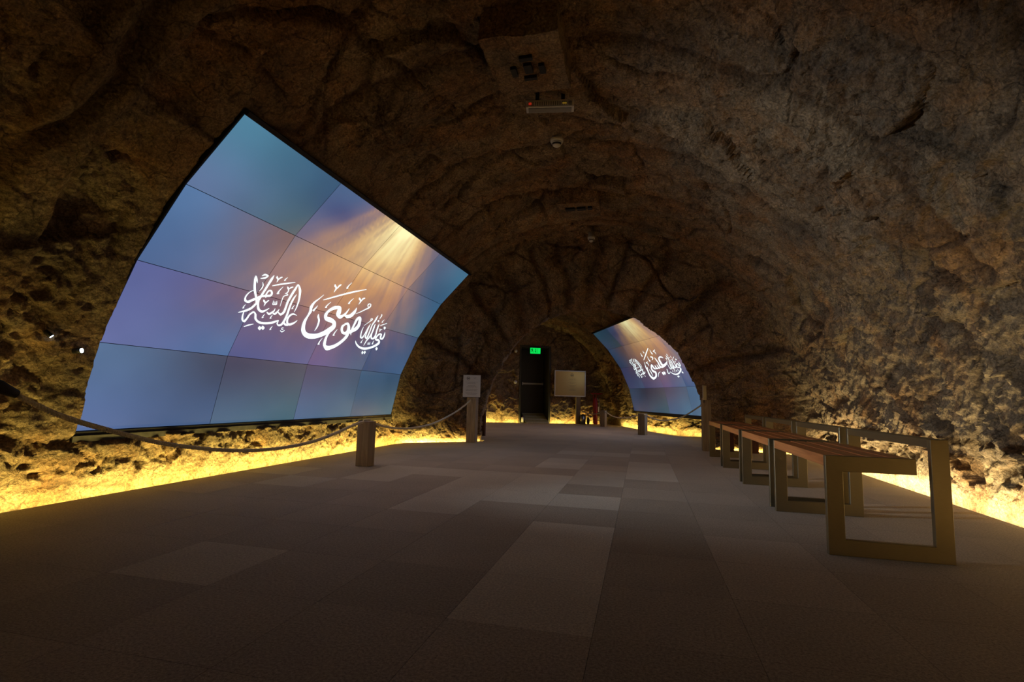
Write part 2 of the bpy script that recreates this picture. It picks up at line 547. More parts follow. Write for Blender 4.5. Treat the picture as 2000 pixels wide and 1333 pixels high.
def rock_relief(P, portal=None):
    """inward displacement (m) and crack mask for points P (n,3)"""
    P = P.astype(np.float32)
    warp = np.stack([fbm(P * 0.9, 3, 101), fbm(P * 0.9, 3, 151), fbm(P * 0.9, 3, 201)], 1)
    d = 0.055 * fbm(P * 0.75, 3, 5)
    # big slabs
    f1, f2, off, rv = voronoi((P + warp * 0.40) * np.array([1.0, 0.8, 1.15], np.float32) * 1.15, 3)
    e = f2 - f1
    d += 0.022 * rv[:, 3] + 0.075 * (off * rv[:, :3]).sum(1)
    n0 = fbm(P * 2.1, 2, 77)
    jag = 0.35 * fbm(P * 14, 3, 78)
    c1 = np.exp(-((e / (0.030 * (1.2 + jag))) ** 2)) * sstep(-0.15, 0.35, n0)
    d -= 0.040 * c1
    # medium slabs
    w2 = np.stack([fbm(P * 3.1, 4, 301), fbm(P * 3.1, 4, 351), fbm(P * 3.1, 4, 401)], 1)
    rough = 0.40 + 0.60 * (1 - sstep(0.6, 2.4, P[:, 2] + 0.45 * fbm(P * 0.8, 2, 9)))
    rough = np.maximum(rough, 0.95 * sstep(0.18, 0.5, fbm(P * 0.9, 2, 61)))
    f1, f2, off, rv = voronoi((P + w2 * 0.17) * np.array([3.4, 2.6, 4.2], np.float32), 13)
    e = f2 - f1
    d += rough * (0.014 * rv[:, 3] + 0.060 * (off * rv[:, :3]).sum(1))
    c2 = np.exp(-((e / (0.05 * (1.2 + jag))) ** 2)) * sstep(-0.1, 0.4, fbm(P * 4, 2, 88))
    d -= 0.018 * rough * c2
    # chips and flakes
    f1, f2, off, rv = voronoi((P + w2 * 0.10) * np.array([12.5, 9.0, 16.0], np.float32), 29)
    d += rough * (0.004 * rv[:, 3] + 0.026 * (off * rv[:, :3]).sum(1))
    # crumpled ridges, like crushed paper
    w3 = np.stack([fbm(P * 7, 2, 701), fbm(P * 7, 2, 751), fbm(P * 7, 2, 801)], 1)
    Q = np.stack([P[:, 0] + 0.5 * P[:, 1], P[:, 1] * 0.8 - 0.55 * P[:, 2], P[:, 2] + 0.7 * P[:, 1]], 1)
    d += (0.008 + 0.010 * rough) * fbm((P + w2 * 0.12) * 4.0, 4, 500, 0.6, ridged=True)
    d += (0.012 + 0.016 * rough) * fbm((Q + w2 * 0.15) * np.array([2.0, 2.4, 9.0], np.float32), 3, 530, 0.55, ridged=True)
    f1, f2, off, rv = voronoi((Q + w3 * 0.03) * np.array([17, 13, 26], np.float32), 37)
    d += (0.45 + 0.7 * rough) * 0.012 * (off * rv[:, :3]).sum(1)
    d += (0.003 + 0.004 * rough) * fbm((P + w3 * 0.05) * np.array([11, 8, 16], np.float32), 3, 560, 0.6, ridged=True)
    # small dark pits
    pit = sstep(0.46, 0.66, fbm(P * 4.3, 3, 640)) * rough
    d -= 0.02 * pit
    return d, np.clip(0.8 * c1 + 0.5 * c2 * rough + 0.3 * pit, 0, 1)


# ---- video walls: shared geometry numbers
PANEL_W, PANEL_H = 1.0885, 0.5939
WALLS = [
    dict(o=(-3.566, 2.618, 0.414), hd=0.0059, tilt=(0.2117, 0.4316, 0.6057, 0.7598), side=1),
    dict(o=(1.425, 10.244, 0.428), hd=-0.38, tilt=(0.235, 0.423, 0.628, 0.774), side=-1),
]


def wall_axes(w):
    al = np.array([math.sin(w['hd']), math.cos(w['hd']), 0.0])
    inn = np.array([math.cos(w['hd']), -math.sin(w['hd']), 0.0]) * w['side']
    return al, inn


def wall_point(w, u, v, off=0.0):
    """point on the bent screen: u in panels along, v in panels up, off towards the viewer"""
    al, inn = wall_axes(w)
    p = np.array(w['o']) + al * PANEL_W * u
    up = None
    for k in range(4):
        t = w['tilt'][k]
        up = np.array([0, 0, 1.0]) * math.cos(t) + inn * math.sin(t)
        nn = inn * math.cos(t) - np.array([0, 0, 1.0]) * math.sin(t)
        dv = min(max(v - k, 0.0), 1.0)
        if k == 3: dv = max(v - 3, 0.0)
        if k == 0 and v < 0: dv = v
        p = p + up * PANEL_H * dv
        if v <= k + 1: break
    return p + nn * off


def push_behind_screens(P):
    for w in WALLS:
        al, inn = wall_axes(w)
        r = P - np.array(w['o'])
        a = r @ al
        n = r @ inn
        zs, ns = [-0.055], [-0.01]
        z = nn = 0.0
        for t in w['tilt']:
            zs.append(z); ns.append(nn)
            z += PANEL_H * math.cos(t); nn += PANEL_H * math.sin(t)
        zs.append(z); ns.append(nn)
        zs.append(z + 0.035); ns.append(nn + 0.035)
        ins = (a > -0.016) & (a < PANEL_W * 4 + 0.016) & (r[:, 2] > zs[0] + 0.0) & (r[:, 2] < zs[-1]) & (np.abs(n) < 3.0)
        lim = np.interp(r[:, 2], zs, ns) - 0.15
        m = ins & (n > lim)
        P[m] += (lim[m] - n[m])[:, None] * inn[None, :]
    return P


def grid_mesh(name, P, crack, mat, flip=False):
    """P: (rows, cols, 3)"""
    r, c, _ = P.shape
    idx = np.arange(r * c).reshape(r, c)
    q = np.stack([idx[:-1, :-1], idx[1:, :-1], idx[1:, 1:], idx[:-1, 1:]], -1).reshape(-1, 4)
    if flip: q = q[:, ::-1]
    me = bpy.data.meshes.new(name)
    me.vertices.add(r * c)
    me.vertices.foreach_set('co', P.reshape(-1).astype(np.float32))
    me.loops.add(q.size)
    me.loops.foreach_set('vertex_index', q.reshape(-1).astype(np.int32))
    me.polygons.add(len(q))
    me.polygons.foreach_set('loop_start', (np.arange(len(q)) * 4).astype(np.int32))
    me.update(calc_edges=True)
    me.shade_smooth()
    at = me.attributes.new('crack', 'FLOAT', 'POINT')
    at.data.foreach_set('value', crack.reshape(-1).astype(np.float32))
    return tag(link(name, me, mat), kind='structure')


GASHES = [     # open cracks and holes in the rock: polyline, half width, depth
    ([(0.85, 3.03, 2.82), (0.9, 3.14, 2.79), (0.91, 3.33, 2.78), (0.94, 3.61, 2.76)], 0.022, 0.07),
    ([(-0.22, 3.59, 3.21), (-0.0, 3.78, 3.17), (0.29, 3.78, 3.09), (0.34, 3.79, 3.07)], 0.03, 0.05),
    ([(1.33, 3.2, 2.45), (1.5, 3.21, 2.28), (1.63, 3.17, 2.13)], 0.018, 0.05),
    ([(0.9, 4.25, 2.79), (1.07, 4.39, 2.67)], 0.03, 0.06),
    ([(1.22, 4.0, 2.55), (1.33, 3.99, 2.46), (1.4, 4.38, 2.38)], 0.045, 0.07),
    ([(1.37, 4.4, 2.42), (1.53, 3.9, 2.25), (1.68, 3.3, 2.07), (1.68, 2.7, 2.06)], 0.012, 0.04),
    ([(0.9, 4.92, 2.79), (1.33, 5.3, 2.46), (1.54, 5.28, 2.24)], 0.02, 0.05),
    ([(1.87, 4.31, 1.78), (1.91, 4.6, 1.72), (1.92, 4.86, 1.7)], 0.02, 0.06),
    ([(1.89, 3.33, 1.75), (1.96, 3.25, 1.62)], 0.04, 0.08),
    ([(1.95, 5.84, 1.64), (2.09, 5.52, 1.34), (2.16, 5.11, 1.16)], 0.025, 0.05),
    ([(1.87, 3.95, 1.78), (2.01, 4.11, 1.53), (2.14, 4.05, 1.24), (2.2, 3.86, 1.05)], 0.02, 0.06),
    ([(-2.34, 2.03, 2.64), (-2.26, 2.34, 2.7), (-2.28, 2.77, 2.68)], 0.025, 0.05),
    ([(-1.74, 2.85, 3.0), (-1.66, 3.13, 3.03), (-1.61, 3.46, 3.05)], 0.03, 0.06),
    ([(-2.47, 2.48, 2.52), (-2.48, 2.84, 2.52), (-2.4, 3.04, 2.59), (-2.06, 2.89, 2.83), (-1.72, 2.69, 3.0)], 0.03, 0.07),
    ([(-3.01, 2.4, 1.91), (-3.16, 2.42, 1.67), (-3.31, 2.54, 1.34)], 0.035, 0.07),
    ([(-2.95, 2.08, 2.0), (-2.89, 2.38, 2.07)], 0.03, 0.06),
    ([(-2.92, 1.64, 2.04), (-2.81, 1.68, 2.18), (-2.64, 1.68, 2.36)], 0.02, 0.05),
    ([(0.83, 5.65, 2.83), (0.99, 6.2, 2.73), (1.05, 6.66, 2.69)], 0.02, 0.06),
    ([(2.26, 4.78, 0.85), (2.29, 4.73, 0.69)], 0.02, 0.05),
    ([(0.11, 4.03, 3.14), (0.51, 4.16, 3.0), (0.81, 4.61, 2.85)], 0.012, 0.03),
    ([(-1.77, 4.73, 2.98), (-1.33, 4.7, 3.14), (-1.05, 5.36, 3.2)], 0.02, 0.04),
]


def gash_field(flat, wob):
    out = np.zeros(len(flat), np.float32); dep = np.zeros(len(flat), np.float32)
    for pts, wd, dp in GASHES:
        pts = np.array(pts)
        lo = pts.min(0) - 0.3; hi = pts.max(0) + 0.3
        m = np.all((flat > lo) & (flat < hi), axis=1)
        if not m.any(): continue
        q = flat[m] + wob[m, None] * np.array([1.0, 0.8, -0.6])
        best = np.full(len(q), 9.0)
        for a, b in zip(pts[:-1], pts[1:]):
            ab = b - a
            t = np.clip(((q - a) @ ab) / (ab @ ab), 0, 1)
            # openings taper to the ends of the whole line
            best = np.minimum(best, np.linalg.norm(q - a - t[:, None] * ab, axis=1))
        ends = np.minimum(np.linalg.norm(q - pts[0], axis=1), np.linalg.norm(q - pts[-1], axis=1))
        w = wd * (0.35 + 0.65 * sstep(0, 0.18, ends))
        g = np.exp(-(best / w) ** 2)
        out[m] = np.maximum(out[m], g)
        dep[m] = np.maximum(dep[m], g * dp)
    return out, dep


def build_vault():
    # rows: stations refined along the hall
    dens = [0.10, 0.013, 0.012, 0.013, 0.02, 0.05, 0.04, 0.028, 0.03]
    rows = []
    for i in range(len(STATIONS) - 1):
        (L0, R0, b0), (L1, R1, b1) = STATIONS[i], STATIONS[i + 1]
        ln = 0.5 * (math.dist(L0, L1) + math.dist(R0, R1))
        n = max(2, int(ln / dens[i]))
        for k in range(n + (1 if i == len(STATIONS) - 2 else 0)):
            t = k / n
            rows.append([L0[j] + (L1[j] - L0[j]) * t for j in (0, 1)] + [R0[j] + (R1[j] - R0[j]) * t for j in (0, 1)] + [b0 + (b1 - b0) * t, i + t])
    rows = np.array(rows)
    nphi = 720
    phi = np.linspace(0, math.pi, nphi)
    L = rows[:, None, 0:2]; R = rows[:, None, 2:4]; b = rows[:, None, 4]; st = np.repeat(rows[:, 5:6], nphi, 1)
    C = (L + R) / 2
    A = (R - L) / 2
    ah = np.sqrt((A ** 2).sum(-1))
    z = b * np.sin(phi)[None, :]
    # the foot leans outward a little above the floor
    neck = np.exp(-((st - 4.5) / 0.6) ** 2)
    flare = 0.04 * sstep(0.02, 0.36, z) * (1 - neck) * np.clip(np.abs(np.cos(phi))[None, :] * 1.6, 0, 1)
    k = -np.cos(phi)[None, :] * (1 + flare / ah)
    P = np.concatenate([C + A * k[..., None], z[..., None]], -1)
    # inward normals of the smooth shell
    du = np.gradient(P, axis=0); dv = np.gradient(P, axis=1)
    nrm = np.cross(du, dv)
    nrm /= np.linalg.norm(nrm, axis=-1, keepdims=True) + 1e-9
    cen = np.concatenate([C + 0 * A, 0.9 + 0 * b[..., None]], -1) - P
    nrm *= np.sign((nrm * cen).sum(-1, keepdims=True) + 1e-9)
    flat = P.reshape(-1, 3)
    d, crack = rock_relief(flat)
    d = d.reshape(st.shape); crack = crack.reshape(st.shape)
    Y, X, Z = P[..., 1], P[..., 0], P[..., 2]
    wob = vnoise((flat * 1.7).astype(np.float32), 71).reshape(st.shape) * 0.12 + vnoise((flat * 6).astype(np.float32), 72).reshape(st.shape) * 0.03
    # arch ribs and creases that run round the vault
    side = sstep(-0.2, -1.6, X) if False else 1 - sstep(-1.6, -0.4, X)
    ribs = 0.11 * sstep(1.72, 1.78, Y + wob * 0.15) * (1 - sstep(2.02, 2.10, Y + wob * 0.2)) * side * sstep(0.9, 1.2, Z)
    d = np.where(ribs > 0.01, d * (1 - 0.75 * ribs / 0.11), d) + ribs
    cr = np.zeros_like(d)
    for y0, amp, wd in ((2.16, 0.07, 0.05), (3.35, 0.05, 0.05), (4.9, 0.06, 0.05), (6.05, 0.06, 0.045)):
        g = np.exp(-((Y - 0.13 * (X + 0.6) - y0 + wob) / wd) ** 2) * sstep(1.0, 1.7, Z)
        d -= amp * g; cr = np.maximum(cr, g)
    gw = vnoise((flat * 9).astype(np.float32), 73) * 0.035 + vnoise((flat * 24).astype(np.float32), 74) * 0.014
    g, gd = gash_field(flat, gw)
    d -= gd.reshape(st.shape); cr = np.maximum(cr, g.reshape(st.shape))
    # smooth ring just before the funnel
    Yr = Y - 0.19 * (X + 0.6)
    ring = sstep(6.72, 6.80, Yr + wob * 0.3) * (1 - sstep(7.22, 7.32, Yr + wob * 0.3)) * sstep(0.7, 1.1, Z)
    d = d * (1 - 0.5 * ring) + 0.07 * ring
    g = np.exp(-((Yr - 7.02 + wob * 0.2) / 0.035) ** 2) * ring
    d -= 0.05 * g; cr = np.maximum(cr, g)
    # radial grooves of the funnel before the inner arch
    fun = sstep(2.95, 3.08, st) * (1 - sstep(3.9, 4.0, st))
    ph = np.repeat(phi[None, :], len(rows), 0)
    gr = np.zeros_like(d)
    for j, a in enumerate((0.5, 0.82, 1.02, 1.22, 1.38, 1.55, 1.73, 1.95, 2.25, 2.62)):
        gr = np.maximum(gr, np.exp(-((ph - a + wob * 0.35 + 0.05 * (st - 3.4)) / (0.022 + 0.008 * (j % 3))) ** 2))
    d = d * (1 - 0.25 * fun) - 0.075 * gr * fun
    cr = np.maximum(cr, gr * fun)
    # keep the inner arch edge readable
    edge = np.exp(-((st - 4.5) / 0.55) ** 2)
    d = d * (1 - 0.72 * edge)
    d = np.where(st < 1.0, d * 0.6, d)
    d *= 0.12 + 0.88 * sstep(0.0, 0.22, Z)
    d = np.where(Z < 0.35, np.minimum(d, 0.03 + 0.10 * Z), d)
    crack = np.maximum(crack, 0.8 * cr)
    for w in WALLS:      # rock is plastered up to the rim of each video wall
        al, inn = wall_axes(w)
        r = flat - np.array(w['o'])
        a = r @ al; n = r @ inn; zz = flat[:, 2]
        ztop = w['o'][2] + sum(PANEL_H * math.cos(t) for t in w['tilt'])
        da = np.maximum(np.maximum(-a, a - 4 * PANEL_W), 0); dz = np.maximum(np.maximum(w['o'][2] - 0.02 - zz, zz - ztop), 0)
        m = (1 - sstep(0.10, 0.45, np.sqrt(da * da + dz * dz))) * (n < 2.6)
        m = m.reshape(st.shape) * sstep(0.30, 0.45, Z)
        d = d * (1 - 0.75 * m) + 0.075 * m
    P = P + nrm * d[..., None]
    P = push_behind_screens(P.reshape(-1, 3)).reshape(P.shape)
    # foot goes down into the light slot
    lo = P[:, :1].copy(); lo[..., 2] = -0.12
    hi = P[:, -1:].copy(); hi[..., 2] = -0.12
    P[:, 0, 2] = 0.0; P[:, -1, 2] = 0.0
    P = np.concatenate([lo, P, hi], 1)
    crack = np.concatenate([crack[:, :1], crack, crack[:, -1:]], 1)
    i0, i1 = int(nphi * 0.27), int(nphi * 0.73)
    # near / far rows: split at the inner arch so that each hall has its own wall
    grid_mesh('wall_left', P[:, :i0 + 1], crack[:, :i0 + 1], MAT_ROCK)
    grid_mesh('ceiling', P[:, i0:i1 + 1], crack[:, i0:i1 + 1], MAT_ROCK)
    grid_mesh('wall_right', P[:, i1:], crack[:, i1:], MAT_ROCK)


build_vault()


def build_end_wall():
    """rock wall that closes the far hall, with the door opening left free"""
    us = np.arange(-2.9, 3.2, 0.022); zs = np.arange(-0.12, 3.3, 0.022)
    # snap grid lines onto the opening
    U0, U1, Z1 = DOOR_U[0], DOOR_U[1], 2.15
    for val, arr in ((U0, us), (U1, us), (Z1, zs), (0.0, zs)):
        arr[np.argmin(np.abs(arr - val))] = val
    UU, ZZ = np.meshgrid(us, zs, indexing='ij')
    e = np.array(END_P); a = np.array(END_A); n = np.array(END_N)
    P = e + UU[..., None] * a + ZZ[..., None] * np.array([0, 0, 1.0])
    d, crack = rock_relief(P.reshape(-1, 3) * np.array([1, 1, 1]))
    d = d.reshape(UU.shape) * 0.8; crack = crack.reshape(UU.shape)
    dd = np.maximum(np.maximum(U0 - UU, UU - U1), ZZ - Z1)
    d = d * sstep(0.0, 0.15, dd) * (0.1 + 0.9 * sstep(0.0, 0.25, ZZ))
    d = np.where(ZZ < 0.4, np.minimum(d, 0.02 + 0.1 * ZZ), d)
    P = P - n * d[..., None]
    r, c = UU.shape
    idx = np.arange(r * c).reshape(r, c)
    q = np.stack([idx[:-1, :-1], idx[1:, :-1], idx[1:, 1:], idx[:-1, 1:]], -1).reshape(-1, 4)
    uc = (UU[:-1, :-1] + UU[1:, 1:]).reshape(-1) / 2; zc = (ZZ[:-1, :-1] + ZZ[1:, 1:]).reshape(-1) / 2
    q = q[~((uc > U0) & (uc < U1) & (zc < Z1))]
    me = bpy.data.meshes.new('wall_end')
    me.from_pydata(P.reshape(-1, 3).tolist(), [], q.tolist())
    me.shade_smooth()
    at = me.attributes.new('crack', 'FLOAT', 'POINT')
    at.data.foreach_set('value', crack.reshape(-1).astype(np.float32))
    tag(link('wall_end', me, MAT_ROCK), kind='structure')


build_end_wall()

bm = bmesh.new()
box(bm, (-4.2, -3.72, -0.12), (3.0, -3.55, 3.6))
tag(obj('wall_rear_cap', bm, MAT_ROCK), kind='structure')  # unseen cap behind the camera, added so light bounces back into the vault

# ------------------------------------------------------------------ floor: half-metre carpet tiles
TX, TY, TS = -0.603, 1.630, 0.4585
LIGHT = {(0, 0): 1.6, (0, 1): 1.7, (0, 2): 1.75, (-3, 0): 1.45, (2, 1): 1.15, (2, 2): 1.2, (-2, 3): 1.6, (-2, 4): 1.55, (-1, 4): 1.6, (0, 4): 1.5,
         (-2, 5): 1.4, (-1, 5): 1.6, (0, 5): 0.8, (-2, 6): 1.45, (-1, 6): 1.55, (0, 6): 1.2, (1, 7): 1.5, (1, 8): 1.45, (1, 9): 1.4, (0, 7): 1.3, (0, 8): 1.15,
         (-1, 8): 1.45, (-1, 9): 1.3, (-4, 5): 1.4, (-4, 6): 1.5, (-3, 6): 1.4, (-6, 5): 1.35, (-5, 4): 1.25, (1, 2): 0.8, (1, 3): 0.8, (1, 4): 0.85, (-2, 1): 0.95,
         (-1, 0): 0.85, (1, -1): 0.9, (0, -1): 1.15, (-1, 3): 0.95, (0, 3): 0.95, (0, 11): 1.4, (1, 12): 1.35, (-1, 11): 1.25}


def clip_poly(poly, a, b):
    out = []
    def sd(p): return (b[0] - a[0]) * (p[1] - a[1]) - (b[1] - a[1]) * (p[0] - a[0])
    for i in range(len(poly)):
        p, q = poly[i], poly[(i + 1) % len(poly)]
        sp, sq = sd(p), sd(q)
        if sp >= 0: out.append(p)
        if (sp >= 0) != (sq >= 0):
            t = sp / (sp - sq)
            out.append((p[0] + (q[0] - p[0]) * t, p[1] + (q[1] - p[1]) * t))
    return out


def build_floor():
    FL = [tuple(floor_edge(-1, i)[:2]) for i in range(len(STATIONS))]
    FR = [tuple(floor_edge(1, i)[:2]) for i in range(len(STATIONS))]
    far = [tuple(on_end(u, -GAP, 0)[:2]) for u in (-1.95, 2.3)]
    regs = [[FL[0], FR[0], FR[2], FR[3], FR[4], FL[4], FL[3], FL[2]],
            [FL[4], FR[4], FR[5], FL[5]], [FL[5], FR[5], FR[6], FL[6]], [FL[6], FR[6], FR[7], FL[7]],
            [FL[7], FR[7], FR[8], far[1], far[0], FL[8]]]
    rnd = random.Random(11)
    shade = {}
    bm = bmesh.new()
    lay = bm.loops.layers.float_color.new('tile_shade')
    base = (0.285, 0.258, 0.218)
    for reg in regs:
        x0, x1 = min(p[0] for p in reg), max(p[0] for p in reg)
        y0, y1 = min(p[1] for p in reg), max(p[1] for p in reg)
        for i in range(math.floor((x0 - TX) / TS), math.ceil((x1 - TX) / TS)):
            for j in range(math.floor((y0 - TY) / TS), math.ceil((y1 - TY) / TS)):
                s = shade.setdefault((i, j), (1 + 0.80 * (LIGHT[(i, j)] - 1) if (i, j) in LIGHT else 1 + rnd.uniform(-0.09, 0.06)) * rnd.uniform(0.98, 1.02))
                X, Y = TX + i * TS, TY + j * TS
                g = 0.0006
                for (lo, hi, k) in (((X + g, Y + g), (X + TS - g, Y + TS - g), s), ):
                    poly = [(lo[0], lo[1]), (hi[0], lo[1]), (hi[0], hi[1]), (lo[0], hi[1])]
                    for q in range(len(reg)):
                        if len(poly) < 3: break
                        poly = clip_poly(poly, reg[q], reg[(q + 1) % len(reg)])
                    if len(poly) < 3: continue
                    ar = abs(sum(poly[t][0] * poly[(t + 1) % len(poly)][1] - poly[(t + 1) % len(poly)][0] * poly[t][1] for t in range(len(poly)))) / 2
                    if ar < 1e-5: continue
                    f = bm.faces.new([bm.verts.new((p[0], p[1], 0)) for p in poly])
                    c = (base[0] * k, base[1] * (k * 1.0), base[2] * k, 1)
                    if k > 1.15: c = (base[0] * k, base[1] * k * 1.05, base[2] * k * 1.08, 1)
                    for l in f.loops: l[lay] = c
    r = bmesh.ops.extrude_face_region(bm, geom=list(bm.faces))
    vs = [x for x in r['geom'] if isinstance(x, bmesh.types.BMVert)]
    for v in vs: v.co.z -= 0.03
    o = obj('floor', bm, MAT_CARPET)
    tag(o, kind='structure')
    bm = bmesh.new()
    box(bm, (-6.5, -3.8, -0.14), (3.6, 17.5, -0.07))
    tag(obj('trim_1', bm, MAT_CONCRETE), kind='structure')


build_floor()

# outlines of the lettering on the screens: pairs of outline points in picture panels x 10000
GREETING_WORDS = [
"8793 22522 8815 22528 8828 22038 9056 22095 9087 21251 9286 21324 9429 20397 9625 20520 9830 19605 10020 19734 10118 18983 10307 19049 10291 18364 10362 18369",
"8832 22398 8900 22472 9085 21956 9180 22043 9376 21499 9399 21517",
"10432 23421 10459 23412 10329 22785 10573 22702 10350 21860 10578 21781 10384 20773 10601 20692 10376 19859 10594 19770 10274 18746 10466 18634 10001 17842 10192 17651 9632 17316 9784 17070 9271 16944 9346 16794 9013 16664 9038 16615",
"9465 20336 9501 20292 9145 19861 9224 19788 8970 19111 9107 19076 9112 18440 9255 18661 9564 18324 9447 18642 9882 18728 9710 18986 10224 19126 10048 19383 10577 19616 10437 19876 11075 19861 10940 20165 11470 20103 11267 20344 11481 20638 11276 20598 11141 21102 11113 20857 10846 20965 10992 20804 10800 20509 10944 20448 10831 20067 10989 20067 10981 19702 11051 19722",
"9377 22708 9344 22753 9619 22930 9518 23159 9791 22950 9953 23089 9718 22740 9864 22550 9367 22330 9409 22254",
"9790 21868 9823 21890 9969 21431 10076 21451 10042 20947 10137 20908 10009 20401 10035 20384",
"10271 19527 10453 19543 10438 18494 10643 18549 10767 17662 10933 17892 11311 17372 11242 17721 11678 17763 11561 17926 11904 18290 11867 18331",
"11808 17558 11846 17714 12194 17261 12110 17585 12470 17654 12306 17831 12611 18086 12488 18156 12556 18476 12510 18484",
"12471 17662 12484 17803 12816 17472 12680 17765 13022 17949 12857 18067 13051 18517 13005 18541",
"13023 17973 13067 18115 13496 17599 13384 17926 13825 18197 13563 18323 13778 19143 13537 19179 13708 20111 13449 20169 13640 21343 13378 21424 13616 22330 13367 22416 13558 23021 13459 23280 13915 22445 14142 22614 14320 21578 14551 21635 14703 20455 14890 20458 14866 19453 14993 19429 14875 18665 14907 18656",
"14006 21616 14038 21603 13902 20898 14093 20831 13941 20081 14161 20038 14003 19003 14237 18976 14088 18034 14335 17992 14098 17135 14345 17049 14007 16395 14237 16218 13798 16129 13871 15851 13626 16249 13486 16203 13564 16795 13516 16807",
"15431 18241 15433 18201 14887 18438 14972 18192 14507 18052 14700 17891 14397 17369 14616 17327 14563 16653 14764 16783 15002 16301 14932 16665 15451 16608 15271 16860 15710 17137 15607 17232 15775 17482 15744 17503",
"14135 16552 14234 16770 14531 16180 14554 16508 14946 16222 14869 16539",
"9503 17098 9552 17090 9509 16354 9646 16354 9677 15669 9827 15784 10054 15414 9901 15688 10208 16011 10034 16128 10289 16653 10144 16774 10521 17068 10445 17305 10697 16825 10855 16966 10921 16168 11078 16361 11493 15703 11498 16024 12204 15704 12106 16044 12931 16006 12786 16317 13340 16402 13197 16623 13562 16779 13508 16853",
"10210 14716 10174 14779 10608 15030 10526 15186 11049 15395 11016 15462",
"11748 15302 11768 15307 11683 14926 12047 15026 11961 14642 11982 14648",
"12068 15456 12088 15462 12005 15070 12374 15172 12290 14778 12310 14783",
"10949 21730 10903 21809 11547 22187 11446 22361 12334 22784 12233 22962 13033 23399 13001 23454",
"10761 23434 10811 23447 10783 23132 10938 23280 11003 22945 11148 23000 11115 22504 11143 22499",
"11134 22849 11091 22877 11255 23237 11130 23341 11392 23502 11296 23609",
"12479 22350 12514 22398 12593 22095 12731 22240 12822 21817 12936 21826 12818 21408 12923 21333 12700 21194 12739 21145",
"12843 22001 12797 22036 12993 22317 12866 22447 13165 22567 13099 22656",
"12875 21162 12916 21333 13032 21150 13151 21069 12731 20736 12825 20671 12814 20026 12896 20016 12946 18982 12981 18980",
"10876 19331 10912 19374 10947 19081 11094 19252 11170 18836 11296 18870 11220 18401 11247 18394",
"11267 18766 11225 18792 11402 19145 11281 19239 11510 19423 11444 19490",
"11892 23788 11914 23772 11759 23418 11843 23368 11742 23075 11849 23209 11918 23237 11885 23283",
"12053 22177 12076 22164 11882 21385 12004 21328 11887 20742 12084 20845 12159 20918 12112 20986",
"9360 18040 9379 18028 9255 17686 9329 17648 9239 17352 9340 17471 9407 17482 9383 17527",
"11710 17289 11731 17276 11601 16928 11683 16887 11587 16580 11696 16711 11773 16717 11746 16766",
"12580 17452 12602 17439 12474 17085 12559 17046 12464 16730 12574 16868 12656 16873 12627 16923",
"13152 15692 13175 15677 13033 15332 13121 15285 13017 14978 13131 15112 13214 15114 13185 15166",
"14557 19787 14581 19774 14433 19396 14526 19357 14418 19025 14541 19171 14628 19182 14597 19233",
"11965 19645 11993 19648 12046 18973 12145 19045 12320 19053 12230 19095 12198 19523 12144 19514",
"12151 19511 12192 19526 12270 19037 12352 19138 12502 19122 12399 19154 12363 19705 12319 19700",
"12380 19520 12423 19528 12438 19143 12547 19163",
"14555 15772 14574 15709 14332 15759 14424 15653 14347 15424 14411 15517 14609 15407 14599 15486",
"14272 15168 14290 15266 14584 14975 14517 15144 14827 15402 14801 15433"]
